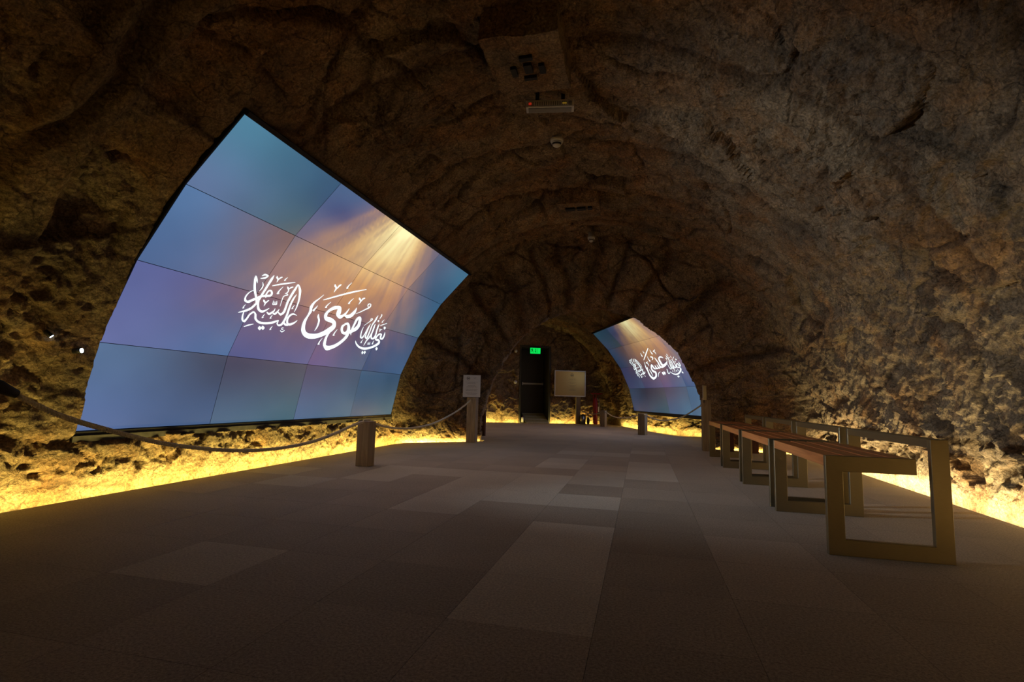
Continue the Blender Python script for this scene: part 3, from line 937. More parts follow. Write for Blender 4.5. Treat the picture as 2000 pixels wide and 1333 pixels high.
LARGE_NAME = [
"17254 22973 17295 22947 16974 22131 17086 22055 16610 21245 16854 21109 16527 20305 16919 20235 16722 19510 17091 19461 16728 18629 16968 18551 16592 17731 16960 17654 16669 16679 17130 16718 16998 15676 17450 16037 17757 14917 17861 15735 18735 14797 18443 15706 19715 15245 19275 15959 20573 16013 20013 16642 21243 16864 20551 17436 21543 17811 20880 18008 21184 18797 20798 18353 20333 19282 20281 18457 19670 19304 19483 18644 19495 19451 19040 19384 19451 19985 19089 20163 19722 20649 19325 20997 20183 21079 19792 21640 20423 21196 20630 21822 20532 20729 21202 20835 20832 19972 21309 20269 21578 19540 21345 20226 22015 20117 21646 20410 22182 20908 21920 21029 22103 21994 22042 22014",
"17366 19575 17101 19721 17446 20191 17277 20275 17429 20779 17386 20798",
"22036 20330 22015 20586 22698 20014 22408 20643 23302 20456 22758 20915 23479 21274 22953 21510 23385 22000 23067 22072 23160 22573 23108 22579",
"22878 18613 22703 18903 23230 18782 23276 19234 23466 18404 23899 18570 23627 17783 24172 17662 23489 17362 23859 16906 23235 17336 23092 16907 22921 17706 22565 17590 22812 18249 22433 18364 22966 18551 22702 18758",
"23655 17767 24240 17703 23811 16674 24313 16493 23439 15584 23876 15274 22818 14694 23250 14260 22174 14203 22582 13603 21663 14078 21772 13192 21353 14188 20980 13984 21134 14916 20727 14943 21025 15760 20706 15852 21106 16545 20830 16681 21379 17392 21107 17547",
"24134 17041 23737 17478 24857 17676 24384 18148 25417 18349 24829 18704 25567 19380 25017 19457 25165 20614 24744 20535 24592 21069 24806 20696 24261 20493 24682 20327 24289 19338 24631 19259 24277 18368 24597 18313 24398 17528 24629 17528 24688 16977 24738 16986",
"18131 19377 18211 19390 18186 18851 18426 18944 18532 18238 18775 18282 18698 17255 18906 17211 18683 16316 18726 16299",
"17674 21989 17608 22072 18609 22814 18460 22998 19722 23872 19555 24075 21043 25046 20860 25274 22754 26515 22695 26587",
"17766 25327 17830 25374 17903 24947 18104 25145 18204 24712 18411 24739 18327 23934 18362 23926",
"18431 24578 18361 24607 18581 25218 18374 25323 18705 25653 18572 25741",
"22460 24568 22530 24627 22620 24201 22841 24436 22958 24002 23175 24027 23064 23289 23106 23279",
"23182 23967 23097 23995 23292 24511 23068 24631 23489 24850 23361 24959",
"19906 26741 19942 26725 19686 25950 19816 25904 19674 25342 19897 25430 19970 25515 19920 25573",
"21689 24110 21727 24089 21425 23346 21563 23285 21389 22750 21629 22826 21705 22912 21652 22974",
"18812 22137 18847 22116 18565 21378 18689 21316 18532 20789 18752 20843 18818 20927 18770 20987",
"22001 17520 22040 17502 21771 16770 21906 16719 21733 16149 21969 16234 22067 16286 22022 16352",
"20318 15334 20353 15315 20107 14598 20234 14545 20077 13985 20299 14058 20391 14105 20349 14170",
"23627 21300 23592 21335 24270 21967 24158 22068 24778 22657 24623 22787 25199 23158 24970 23315 25312 23685 25107 23731 25080 24161 25025 24055 24645 24106 24799 23977 24638 23623 24775 23662 25029 23342 25080 23426"]
PROPHET_WORDS = [
"25986 16112 26013 16128 26291 15521 26445 15664 26916 14959 27021 15252 27752 14619 27723 15050 28575 14605 28390 15043 29406 14908 29136 15291 30154 15397 29835 15738 30753 15933 30352 16247 31091 16577 30633 16721 30822 17217 30555 16990 30248 17493 30260 17005 29984 17367 29803 17128 29903 17593 29617 17648 30017 18135 29762 18267 30285 18494 30077 18735 30388 18537 30628 18694 30478 18056 30803 18094 30725 17541 30940 17799 31300 17551 31033 17779 31445 18116 31145 18185 31352 18795 31122 18801 31120 19260 31080 19257",
"30425 20505 30455 20508 30351 20159 30843 20175 30661 19789 30694 19788",
"30849 15680 30882 15680 30708 15315 31206 15308 31044 14895 31076 14894",
"28307 14264 28336 14265 28237 13912 28621 13898 28479 13539 28509 13536",
"28763 14382 28793 14382 28666 14057 29061 14022 28897 13660 28927 13656",
"29414 20360 29349 20424 29954 20789 29836 20904 30478 21285 30412 21349",
"29405 21959 29437 21944 29259 21514 29372 21473 29259 21136 29426 21228 29502 21266 29458 21311",
"27334 16681 27363 16669 27182 16213 27298 16174 27165 15797 27344 15900 27440 15921 27401 15973",
"29634 16954 29666 16944 29521 16485 29648 16454 29532 16059 29710 16186 29821 16199 29780 16252",
"28152 22899 28251 22917 28299 22511 28486 22487 28376 21681 28416 21670",
"28322 21513 28478 21493 28284 21212 28623 21186 28494 21019 28539 21020",
"27681 22415 27720 22406 27608 21782 27870 21726 27663 21044 27958 20963 27658 20331 27890 20275 27731 19446 27940 19419 27807 18448 28016 18421 27828 17533 28083 17477 27783 17141 27996 16897 27685 17258 27469 17180 27532 17837 27328 17851 27478 18596 27288 18622 27420 19515 27259 19542 27358 20203 27320 20211",
"27371 20230 27409 20217 27197 19375 27342 19333 27135 18507 27296 18467 27082 17648 27241 17596 26899 17052 27130 16884 26827 17031 26649 16851 26612 17468 26407 17452 26416 18327 26261 18340 26331 19238 26289 19244",
"28229 20501 28268 20496 28223 19824 28480 19799 28332 18753 28590 18717 28312 17976 28570 17902 28166 17161 28402 17063 28011 16553 28188 16483 27984 15978 28119 15937 27985 15378 28015 15369",
"28959 20734 28999 20729 28978 20038 29245 20014 29109 19100 29355 19093 29287 18198 29553 18166 29190 17544 29541 17348 28986 17413 28999 17064 28807 17593 28544 17529 28615 18276 28421 18274",
"26295 19428 26264 19450 26725 20097 26641 20152 26955 20588 26857 20653 27129 20859 26970 20952 27205 21236 27056 21258 26945 21464 26987 21377 26769 21205 26889 21170 26926 20888 27007 20902",
"29653 19700 29703 19728 29760 19475 29942 19497 29897 18977 29929 18975",
"29936 19376 29882 19416 30229 19712 30119 19790",
"28753 15817 28647 15823 28628 16315 28583 16317",
"28941 15857 28835 15863 28816 16356 28770 16358",
"29134 15941 29029 15941 28972 16487 28926 16487",
"28608 15809 28579 15866 29197 15950 29144 16051"]
SECOND_NAME = [
"26012 21493 25947 21447 25693 22148 25279 21771 24826 22388 24708 21844 23734 21696 24267 21612 23234 20464 23965 20612 23230 19290 23992 19560 23663 18373 24330 18981 24919 18273 24753 19123 26089 19042 25653 19491 26567 19705 26273 19834 26748 20175 26693 20190",
"22463 18025 22637 18361 23463 17753 23512 18430 24927 18285 24763 18877",
"22206 22342 22285 22370 22171 21314 22550 21451 22193 20243 22667 20382 22181 19018 22708 19168 22376 17987 22992 18369 23274 17765 23586 18195",
"22600 18269 22711 17977 21961 17995 21719 17592 21815 18375 21376 18218 21427 19350 21338 19324",
"21695 18038 21692 17818 20887 17921 20541 17540 20639 18503 20189 18347 20332 19237 20240 19212",
"20464 17816 20343 17587 19861 17974 19387 17588 19460 18615 18889 18381 19289 19374 18649 19135 18662 19652 18865 19518 17897 18607 18420 18610 17699 17417 18366 17606 18030 16570 18843 17095 18656 16269 19525 16715 18788 15739 19516 15771 18194 14826 18787 14465 17182 14404 16767 13488 16416 14882 15680 14509 15916 16064 15352 15904 15950 17431 15384 17301 15786 18457 15219 18324 15631 19552 15330 19505 16023 21170 15938 21160",
"16160 18820 16285 18815 15733 18130 16081 18065 15294 17698 15536 17586",
"16633 17819 16713 17845 16856 16446 17179 16538 17069 14797 17150 14817",
"22273 26637 22441 26523 19369 24507 19703 24293 16347 22027 16493 21940",
"17182 25286 17269 25302 16896 24253 17174 24316 16779 23551 17268 23686",
"18964 25920 19048 25938 18807 25299 19044 25357 18738 24788 19143 24906",
"22547 25839 22625 25853 22244 24663 22497 24726 22172 23675 22678 23839",
"19334 23330 19417 23346 18946 21987 19215 22056 18847 20893 19418 21085",
"24680 25438 24788 25157 23542 24873 23925 24801 23937 24383 24240 24504 24024 23398 24086 23415",
"17807 21128 17781 20824 16622 20725 16941 20680 17034 20162 17381 20291 17254 19067 17319 19083",
"20514 22750 20881 23081 21094 22467 21635 22743 20982 22006 21370 21926 20319 21427 20402 21357",
"21526 16536 21599 16483 20947 16172 21094 15988 20470 15970 20694 15905 19637 14381 19693 14374",
"22304 16182 22389 16219 22180 15496 22988 15797 22671 14858 22744 14882",
"23126 16349 23197 16376 22938 15627 23742 15891 23361 15041 23433 15061",
"24920 17148 25116 17200 24937 16569 25189 16615 24762 15641 25043 15724 25210 15140 25186 15367 26114 16021 26070 16051"]

# ------------------------------------------------------------------ video walls
CORNERS = {   # sRGB at bottom-left, bottom-right, top-left, top-right of each panel of the picture, row by row from below
    (0, 0): ((92, 130, 200), (72, 112, 168), (95, 140, 195), (80, 88, 120)),
    (0, 1): ((80, 122, 165), (68, 118, 140), (88, 84, 118), (96, 92, 112)),
    (0, 2): ((84, 120, 168), (75, 125, 160), (98, 86, 120), (78, 98, 130)),
    (0, 3): ((70, 108, 145), (85, 120, 135), (62, 108, 150), (50, 92, 130)),
    (1, 0): ((120, 135, 205), (85, 130, 190), (105, 120, 190), (95, 95, 145)),
    (1, 1): ((95, 105, 170), (110, 110, 165), (120, 100, 140), (115, 92, 130)),
    (1, 2): ((118, 100, 155), (80, 110, 150), (120, 95, 130), (75, 80, 130)),
    (1, 3): ((58, 92, 140), (62, 105, 150), (55, 82, 135), (50, 88, 130)),
    (2, 0): ((90, 130, 190), (105, 120, 165), (95, 140, 195), (140, 115, 125)),
    (2, 1): ((150, 125, 155), (165, 128, 140), (130, 130, 160), (185, 150, 140)),
    (2, 2): ((165, 122, 130), (120, 105, 140), (190, 150, 130), (145, 122, 140)),
    (2, 3): ((75, 105, 145), (70, 120, 150), (85, 105, 145), (60, 110, 150)),
    (3, 0): ((110, 140, 190), (85, 125, 145), (85, 155, 190), (70, 115, 155)),
    (3, 1): ((120, 125, 170), (170, 140, 140), (95, 130, 180), (80, 85, 140)),
    (3, 2): ((190, 150, 135), (160, 135, 145), (200, 165, 125), (125, 122, 150)),
    (3, 3): ((75, 105, 145), (60, 110, 150), (100, 115, 150), (70, 130, 165)),
}


def lin(c):
    c = np.asarray(c, float) / 255.0
    return np.where(c <= 0.04045, c / 12.92, ((c + 0.055) / 1.055) ** 2.4)


def screen_image(U, V, row, col):
    """linear colour shown at picture coordinates U (0..4 from left), V (0..4 from below)"""
    bl, br, tl, tr = [lin(c) for c in CORNERS[(row, col)]]
    fu = np.clip(U - col, 0, 1)[:, None]; fv = np.clip(V - row, 0, 1)[:, None]
    fu = fu * fu * (3 - 2 * fu); fv = fv * fv * (3 - 2 * fv)
    c = (bl * (1 - fu) + br * fu) * (1 - fv) + (tl * (1 - fu) + tr * fu) * fv
    Q = np.stack([U * 1.2, V * 0.8, 0 * U], 1).astype(np.float32)
    c = c * (1 + 0.16 * fbm(Q * 1.6, 3, 900))[:, None]
    # golden shaft that falls from the upper edge
    X = (U - 2.12) * 1.83; Yd = 5.2 - V
    ang = X / np.maximum(Yd, 0.05)
    s1 = vnoise(np.stack([ang * 5, Yd * 0.6, 0 * U], 1).astype(np.float32), 910)
    s2 = vnoise(np.stack([ang * 17, Yd * 0.9, 0 * U + 3], 1).astype(np.float32), 911)
    s3 = vnoise(np.stack([ang * 60, Yd * 2.5, 0 * U + 5], 1).astype(np.float32), 912)
    s4 = fbm(np.stack([U * 5, V * 3, 0 * U + 9], 1).astype(np.float32), 3, 913)
    st = 0.90 + 0.30 * s1 + 0.26 * s2 + 0.12 * s3 + 0.25 * s4
    w = np.exp(-np.abs(ang / 0.78) ** 3)
    fall = np.interp(V, [0.9, 1.5, 2.0, 2.5, 3.0, 3.6, 4.0], [0.0, 0.10, 0.34, 0.66, 0.95, 1.25, 1.45])
    a = np.clip(w * fall * np.clip(st, 0.1, 2), 0, 1.0)[:, None]
    hot = (np.exp(-((ang - 0.02) / 0.42) ** 2) * np.interp(V, [2.7, 3.2, 3.6, 4.0], [0.0, 0.32, 0.85, 1.3]) * np.clip(st, 0, 2))[:, None]
    lum = c @ np.array([0.25, 0.6, 0.15])
    k = 0.12 + (0.12 if row == 0 else 0.0)
    c = (c * (1 - k) + lum[:, None] * k) * (0.64 if row == 0 else 0.71)
    gold = lin((226, 158, 92)); white = lin((255, 246, 185))
    t = np.clip(a, 0, 1)
    hot = np.clip(hot, 0, 1)
    amber = (np.exp(-(ang / 0.60) ** 2) * np.interp(V, [2.2, 2.9, 3.6, 4.0], [0.0, 0.35, 0.85, 1.0]) * np.clip(st, 0, 1.6))[:, None]
    gold = gold * (1 - np.clip(amber, 0, 1)) + lin((252, 200, 118)) * np.clip(amber, 0, 1)
    out = c * (1 - 0.85 * t) + gold * 0.85 * t
    out = out * (1 - hot) + white * 1.15 * hot
    # indigo shade left of the shaft near the top
    dk = np.exp(-(((U - 1.28) / 0.30) ** 2 + ((V - 3.62) / 0.24) ** 2))[:, None] * (1 - t)
    out = out * (1 - 0.55 * dk) + lin((52, 62, 120)) * 0.55 * dk
    return np.clip(out, 0, 4)


def panel_cos(U, V):
    """how far off the panel normal the first wall is usually looked at; evens the picture out to its on-axis level"""
    return np.interp(U, [0, 1, 2, 3, 4], [0.78, 0.66, 0.55, 0.47, 0.41])


def picture_grid(w, row, col, flip, nu, nv):
    g = 0.0022
    us = np.linspace(col + g / PANEL_W, col + 1 - g / PANEL_W, nu + 1)
    vs = np.linspace(row + g / PANEL_H, row + 1 - g / PANEL_H, nv + 1)
    verts, cu, cv = [], [], []
    for v in vs:
        for u in us:
            verts.append(tuple(wall_point(w, u, v, 0.0)))
            cu.append(4 - u if flip else u); cv.append(v)
    faces = []
    for j in range(nv):
        for i in range(nu):
            a = j * (nu + 1) + i
            faces.append((a, a + 1, a + nu + 2, a + nu + 1))
    return verts, faces, np.array(cu), np.array(cv)


def stroke_mesh(bm, w, strokes, flip, su=1.0, u_off=0.0, sv=1.0, v_off=0.0, off=0.004):
    for s in strokes:
        a = np.array([int(x) for x in s.split()], float).reshape(-1, 2, 2) / 1e4
        n = len(a)
        dense = []
        for i in range(n - 1):      # Catmull-Rom through both outlines
            p0, p1, p2, p3 = a[max(i - 1, 0)], a[i], a[i + 1], a[min(i + 2, n - 1)]
            for t in np.linspace(0, 1, 6, endpoint=(i == n - 2)):
                dense.append(0.5 * ((2 * p1) + (-p0 + p2) * t + (2 * p0 - 5 * p1 + 4 * p2 - p3) * t * t + (-p0 + 3 * p1 - 3 * p2 + p3) * t ** 3))
        rows = []
        for d in dense:
            r = []
            for k in (0, 1):
                u = d[k][0] * su + u_off; v = d[k][1] * sv + v_off
                if flip: u = 4 - u
                r.append(bm.verts.new(Vector(wall_point(w, u, v, off))))
            rows.append(r)
        for p, q in zip(rows[:-1], rows[1:]):
            try: bm.faces.new((p[0], p[1], q[1], q[0]))
            except ValueError: pass


def build_video_wall(wi, label, group):
    w = WALLS[wi]
    flip = wi == 1
    al, inn = wall_axes(w)
    root = empty('video_wall', wall_point(w, 2, 0, 0))
    tag(root, label, 'video wall', group)
    inv = root.location.copy()
    nu, nv = (36, 20) if wi == 0 else (18, 12)
    for row in range(4):
        for col in range(4):
            verts, faces, cu, cv = picture_grid(w, row, col, flip, nu, nv)
            pc = 3 - col if flip else col
            img = screen_image(cu, cv, row, pc) / (panel_cos(cu, cv)[:, None] ** 2.0) * (1.5 if flip else 1.0)
            me = bpy.data.meshes.new('screen_panel')
            vv = [(a[0] - inv.x, a[1] - inv.y, a[2] - inv.z) for a in verts]
            if w['side'] > 0: faces = [f[::-1] for f in faces]
            me.from_pydata(vv, [], faces)
            at = me.color_attributes.new('image', 'FLOAT_COLOR', 'POINT')
            at.data.foreach_set('color', np.concatenate([img, np.ones((len(img), 1))], 1).reshape(-1).astype(np.float32))
            o = link('screen_panel', me, MAT_VIDEO, root)
    # black casing: shell behind the panels with a thin rim round them
    bm = bmesh.new()
    m = 0.009
    for row in range(4):
        pts = []
        v0, v1 = row - (m / PANEL_H if row == 0 else 0), row + 1 + (m / PANEL_H if row == 3 else 0)
        sec = []
        for u in (-m / PANEL_W, 4 + m / PANEL_W):
            for v, o_ in ((v0, -0.003), (v1 if row == 3 else v1 - 1e-6, -0.003), (v1 if row == 3 else v1 - 1e-6, -0.11), (v0, -0.11)):
                sec.append(bm.verts.new(Vector(wall_point(w, u, v + (1e-6 if v == v0 and row else 0), o_)) - inv))
        a, b = sec[:4], sec[4:]
        for k in range(4):
            bm.faces.new((a[k], a[(k + 1) % 4], b[(k + 1) % 4], b[k]))
        bm.faces.new(a); bm.faces.new(b[::-1])
    obj('casing', bm, MAT_BLACK, root)
    # proud black trim along the top edge
    bm = bmesh.new()
    def bar(u0, u1, v0, v1, o0, o1, bm=bm):
        q = [bm.verts.new(Vector(wall_point(w, u, v, o_)) - inv) for u in (u0, u1) for (v, o_) in ((v0, o0), (v1, o0), (v1, o1), (v0, o1))]
        for f in ((0, 1, 2, 3), (7, 6, 5, 4), (0, 4, 5, 1), (1, 5, 6, 2), (2, 6, 7, 3), (3, 7, 4, 0)):
            bm.faces.new([q[i] for i in f])
    e = m / PANEL_W
    bar(-e, 4 + e, 4.004, 4.0 + 0.035 / PANEL_H, -0.02, 0.03)
    obj('top_trim', bm, MAT_BLACK, root)
    bm = bmesh.new()
    bar(-e, 4 + e, -0.026 / PANEL_H, -0.003, -0.05, 0.012, bm)
    obj('bottom_trim', bm, MAT_BLACK, root)
    bm = bmesh.new()
    bar(-e, 4 + e, -0.070 / PANEL_H, -0.028 / PANEL_H, -0.14, 0.02, bm)
    obj('shelf', bm, MAT_SHELF, root)
    bm = bmesh.new()
    if wi == 0:
        stroke_mesh(bm, w, GREETING_WORDS, flip); stroke_mesh(bm, w, LARGE_NAME, flip); stroke_mesh(bm, w, PROPHET_WORDS, flip)
    else:
        stroke_mesh(bm, w, GREETING_WORDS, flip, 0.84, 0.08); stroke_mesh(bm, w, SECOND_NAME, flip); stroke_mesh(bm, w, PROPHET_WORDS, flip)
    for v in bm.verts: v.co -= inv
    o = obj('calligraphy', bm, MAT_LETTER, root)
    o['label'] = 'white Arabic calligraphy shown across the panels'
    return root


build_video_wall(0, 'large curved video wall on the left rock wall, blue sky picture with golden light', 'curved video walls')
build_video_wall(1, 'smaller-looking distant video wall on the right behind the inner arch, blue and gold picture', 'curved video walls')


# ------------------------------------------------------------------ benches
BX, BY, BW, BHR, BHS, BL, BG, TW, TD = 0.8546, 2.8249, 0.5104, 0.5534, 0.4606, 1.0272, 0.1187, 0.0732, 0.0293
ARM = 0.378     # length of the seat arm of a side frame


def make_bench():
    root = empty('bench', (BX, BY, 0))
    for k, y0 in enumerate((0.0, BL - TD)):
        # C-shaped side frame: seat arm, front leg, floor bar, back leg
        path = [(ARM, BHS), (0, BHS), (0, 0), (BW, 0), (BW, BHR), (BW - TW, BHR), (BW - TW, TW), (TW, TW), (TW, BHS - TW), (ARM, BHS - TW)]
        bm = bmesh.new()
        a = [bm.verts.new((x, y0, z)) for x, z in path]
        b = [bm.verts.new((x, y0 + TD, z)) for x, z in path]
        bm.faces.new(a); bm.faces.new(b[::-1])
        n = len(path)
        for i in range(n):
            bm.faces.new((a[i], b[i], b[(i + 1) % n], a[(i + 1) % n]))
        bmesh.ops.recalc_face_normals(bm, faces=bm.faces)
        bmesh.ops.bevel(bm, geom=list(bm.edges), offset=0.0018, segments=1, affect='EDGES')
        bmesh.ops.triangulate(bm, faces=[f for f in bm.faces if len(f.verts) > 4])
        obj('side_frame', bm, MAT_STEEL, root)
    bm = bmesh.new()
    box(bm, (BW - TW, TD + 0.0005, BHR - 0.040), (BW, BL - TD - 0.0005, BHR), 0.0018)
    obj('back_rail', bm, MAT_STEEL, root)
    for i in range(4):
        x0 = 0.0 + i * (ARM + 0.012) / 4
        bm = bmesh.new()
        box(bm, (x0, TD + 0.001, BHS - 0.052 if i == 0 else BHS - 0.030), (x0 + (ARM + 0.012) / 4 - 0.016, BL - TD - 0.001, BHS - 0.001), 0.003)
        obj('slat', bm, MAT_SLAT, root)
    bm = bmesh.new()
    box(bm, (0.05, BL / 2 - 0.015, BHS - 0.046), (ARM - 0.02, BL / 2 + 0.015, BHS - 0.0305))
    for x in (0.33,):
        box(bm, (x, TD + 0.0005, BHS - 0.060), (x + 0.03, BL - TD - 0.0005, BHS - 0.0465))
    obj('seat_support', bm, MAT_STEEL, root)
    return root


def copy_tree(o, parent=None):
    kids = list(o.children)
    c = o.copy()
    COL.objects.link(c)
    c.parent = parent
    for k in kids:
        copy_tree(k, c)
    return c


bench = make_bench()
BENCH_LABELS = ['nearest slatted wood and steel bench, its whole end frame facing the camera',
                'second slatted wood and steel bench from the camera, behind the nearest one',
                'third slatted wood and steel bench from the camera',
                'farthest slatted wood and steel bench, touching the tall timber post by the inner arch']
for i in range(4):
    b = bench if i == 0 else copy_tree(bench)
    b.location = (BX, BY + i * (BL + BG), 0)
    tag(b, BENCH_LABELS[i], 'bench', 'row of slatted benches along the right wall')


# ------------------------------------------------------------------ timber posts and ropes
def post(x, y, h, label, s=0.13, rz=0.0, group='timber rope posts', mat=None, notch=True):
    o = empty('timber_post', (x, y, 0), rz)
    tag(o, label, 'post', group)
    bm = bmesh.new()
    box(bm, (-s / 2, -s / 2, 0), (s / 2, s / 2, h), 0.005)
    obj('post_body', bm, mat or MAT_TIMBER, o)
    return o


def rope(pts, label, rad=0.011, start_cap=False):
    # smooth centre line, then three twisted strands
    P = [Vector(p) for p in pts]
    dense = []
    for i in range(len(P) - 1):
        p0, p1, p2, p3 = P[max(i - 1, 0)], P[i], P[i + 1], P[min(i + 2, len(P) - 1)]
        for k in range(40):
            t = k / 40
            dense.append(0.5 * ((2 * p1) + (p2 - p0) * t + (2 * p0 - 5 * p1 + 4 * p2 - p3) * t * t + (3 * p1 - p0 - 3 * p2 + p3) * t ** 3))
    dense.append(P[-1])
    # even spacing
    out = [dense[0]]; acc = 0
    step = 0.006
    for a, b in zip(dense[:-1], dense[1:]):
        acc += (b - a).length
        if acc >= step: out.append(b); acc = 0
    bm = bmesh.new()
    s = 0
    strands = [[], [], []]
    for i, p in enumerate(out):
        t = (out[min(i + 1, len(out) - 1)] - out[max(i - 1, 0)]).normalized()
        x = t.cross(Vector((0, 0, 1))).normalized(); y = t.cross(x)
        if i: s += (p - out[i - 1]).length
        for k in range(3):
            a = s / 0.045 * 2 * math.pi + k * 2 * math.pi / 3
            strands[k].append(p + (x * math.cos(a) + y * math.sin(a)) * rad * 0.52)
    for st in strands: tube(bm, st, rad * 0.60, 6)
    return tag(obj('rope', bm, MAT_ROPE, None, True), label, 'rope', 'sagging barrier ropes')


POST_A = post(-2.636, 4.69, 0.433, 'short thick timber post standing alone before the large video wall')
POST_B = post(-2.535, 7.70, 0.685, 'tall timber post carrying a white notice near the left foot of the inner arch', 0.14)
POST_0 = post(-2.66, 1.35, 0.74, 'tall timber post out of frame at the left end of the longest rope')
POST_E = post(0.02, 11.17, 0.433, 'short timber post in front of the far video wall, beside its dark lower edge', 0.15, -0.38)
POST_D = post(-0.97, 13.92, 0.42, 'pale short timber post near the left edge of the far video wall', 0.13, -0.38)
POST_F = post(0.915, 8.10, 0.735, 'tall dark timber post at the right foot of the inner arch, behind the farthest bench', 0.125)
# post with a slot, just behind the left foot of the inner arch
o = empty('slotted_timber_post', (-2.80, 9.10, 0))
tag(o, 'short dark slotted timber post behind the left foot of the inner arch', 'post', 'timber rope posts')
bm = bmesh.new()
box(bm, (-0.065, -0.03, 0), (-0.035, 0.03, 0.45), 0.003)
box(bm, (-0.012, -0.03, 0), (0.06, 0.03, 0.45), 0.003)
box(bm, (-0.036, -0.03, 0), (-0.011, 0.03, 0.24)); box(bm, (-0.036, -0.03, 0.385), (-0.011, 0.03, 0.45))
obj('post_body', bm, MAT_DARKWOOD, o)

rope([(-2.62, 1.675, 0.655), (-2.62, 1.872, 0.559), (-2.62, 2.157, 0.466), (-2.62, 2.46, 0.384), (-2.62, 2.89, 0.313), (-2.62, 3.3, 0.283), (-2.62, 3.7, 0.292), (-2.62, 4.008, 0.328), (-2.63, 4.437, 0.405), (-2.636, 4.612, 0.425)],
     'long thick rope sagging from the left frame edge to the short post', 0.0125)
rope([(-2.636, 4.770, 0.415), (-2.60, 5.132, 0.349), (-2.58, 5.611, 0.32), (-2.57, 6.27, 0.351), (-2.56, 7.077, 0.488), (-2.54, 7.615, 0.645)],
     'rope rising from the short post to the tall post with the notice', 0.012)
rope([(-0.93, 13.81, 0.400), (-0.654, 12.959, 0.295), (-0.351, 12.145, 0.306), (-0.03, 11.27, 0.400)], 'thin-looking rope between the pale post and the post under the far video wall', 0.012)
rope([(0.055, 11.06, 0.415), (0.288, 10.222, 0.350), (0.477, 9.568, 0.375), (0.661, 8.93, 0.464), (0.875, 8.19, 0.665)], 'rope rising across the lower right corner of the far video wall', 0.012)
rope([(-1.01, 14.02, 0.39), (-1.12, 14.25, 0.33), (-1.35, 14.5, 0.30), (-1.62, 14.62, 0.36)], 'short rope running from the pale post towards the far sign post', 0.010)

bm = bmesh.new()
tube(bm, [(0, -0.062, 0.4435), (0, 0, 0.4465), (0, 0.062, 0.4435)], 0.009, 10)
obj('rope_loop', bm, MAT_ROPE, POST_A, True)
# dark knob that holds the rope at the left edge
bm = bmesh.new()
tube(bm, [(-2.63, 1.425, 0.735), (-2.62, 1.60, 0.695), (-2.62, 1.67, 0.662)], [0.03, 0.028, 0.018], 16)
tag(obj('rope_end_sleeve', bm, MAT_RUBBER, None, True), 'black rubber sleeve on the rope end at the left frame edge', 'rope sleeve')

# ------------------------------------------------------------------ notices
def text_rows(bm, x0, x1, z0, rows, dy, y, seed=3):
    rnd = random.Random(seed)
    cx = (x0 + x1) / 2
    for k in range(rows):
        hw = (x1 - x0) / 2 * rnd.uniform(0.45, 0.96)
        x = cx - hw
        z = z0 - k * dy
        while x < cx + hw:
            wdt = rnd.uniform(0.006, 0.018)
            box(bm, (x, y, z - 0.0022), (min(x + wdt, cx + hw), y + 0.0006, z + 0.0022))
            x += wdt + 0.004
    return bm


def round_logo(bm, cx, cz, r, y):
    n = 40
    a = [bm.verts.new((cx + math.cos(2 * math.pi * k / n) * r, y, cz + math.sin(2 * math.pi * k / n) * r)) for k in range(n)]
    b = [bm.verts.new((cx + math.cos(2 * math.pi * k / n) * r * 0.86, y, cz + math.sin(2 * math.pi * k / n) * r * 0.86)) for k in range(n)]
    for k in range(n): bm.faces.new((a[k], a[(k + 1) % n], b[(k + 1) % n], b[k]))
    q = r * 0.5
    for s in (-1, 1):      # two dark blocks that meet in the middle, as on the photographed mark
        box(bm, (cx + min(s * q * 1.05, s * q * 0.28), y, cz - q * 0.9), (cx + max(s * q * 1.05, s * q * 0.28), y + 0.0006, cz + q * 0.75))
    box(bm, (cx - q * 0.5, y, cz - q * 0.1), (cx + q * 0.5, y + 0.0006, cz + q * 0.3))


root = empty('notice', (-2.53, 7.61, 0.860), 0.28)
tag(root, 'white printed notice on top of the tall timber post left of the inner arch', 'notice')
bm = bmesh.new(); box(bm, (-0.133, -0.004, -0.168), (0.133, 0.004, 0.168), 0.001); obj('sheet', bm, MAT_PAPER, root)
bm = bmesh.new(); round_logo(bm, -0.055, 0.118, 0.027, -0.0052); obj('logo', bm, MAT_PRINT, root)
bm = bmesh.new(); text_rows(bm, 0.015, 0.075, 0.128, 2, 0.012, -0.0052, 9); obj('text_block', bm, MAT_GREYPRINT, root)
for k, z in enumerate((0.062, 0.008, -0.048, -0.105)):
    bm = bmesh.new(); text_rows(bm, -0.10, 0.10, z, 3, 0.0125, -0.0052, 20 + k); obj('text_block', bm, MAT_GREYPRINT, root)
bm = bmesh.new(); box(bm, (-0.02, 0.0045, -0.17), (0.02, 0.012, 0.05)); obj('bracket', bm, MAT_BLACK, root)

root = empty('edge_on_notice', (0.88, 7.95, 0.80), 1.25)
tag(root, 'pale notice seen almost edge-on above the tall dark timber post', 'notice')
bm = bmesh.new(); box(bm, (-0.11, -0.004, -0.07), (0.11, 0.004, 0.14), 0.001); obj('sheet', bm, MAT_PAPER, root)
bm = bmesh.new(); box(bm, (-0.015, 0.0045, -0.11), (0.015, 0.012, 0.02)); obj('bracket', bm, MAT_BLACK, root)

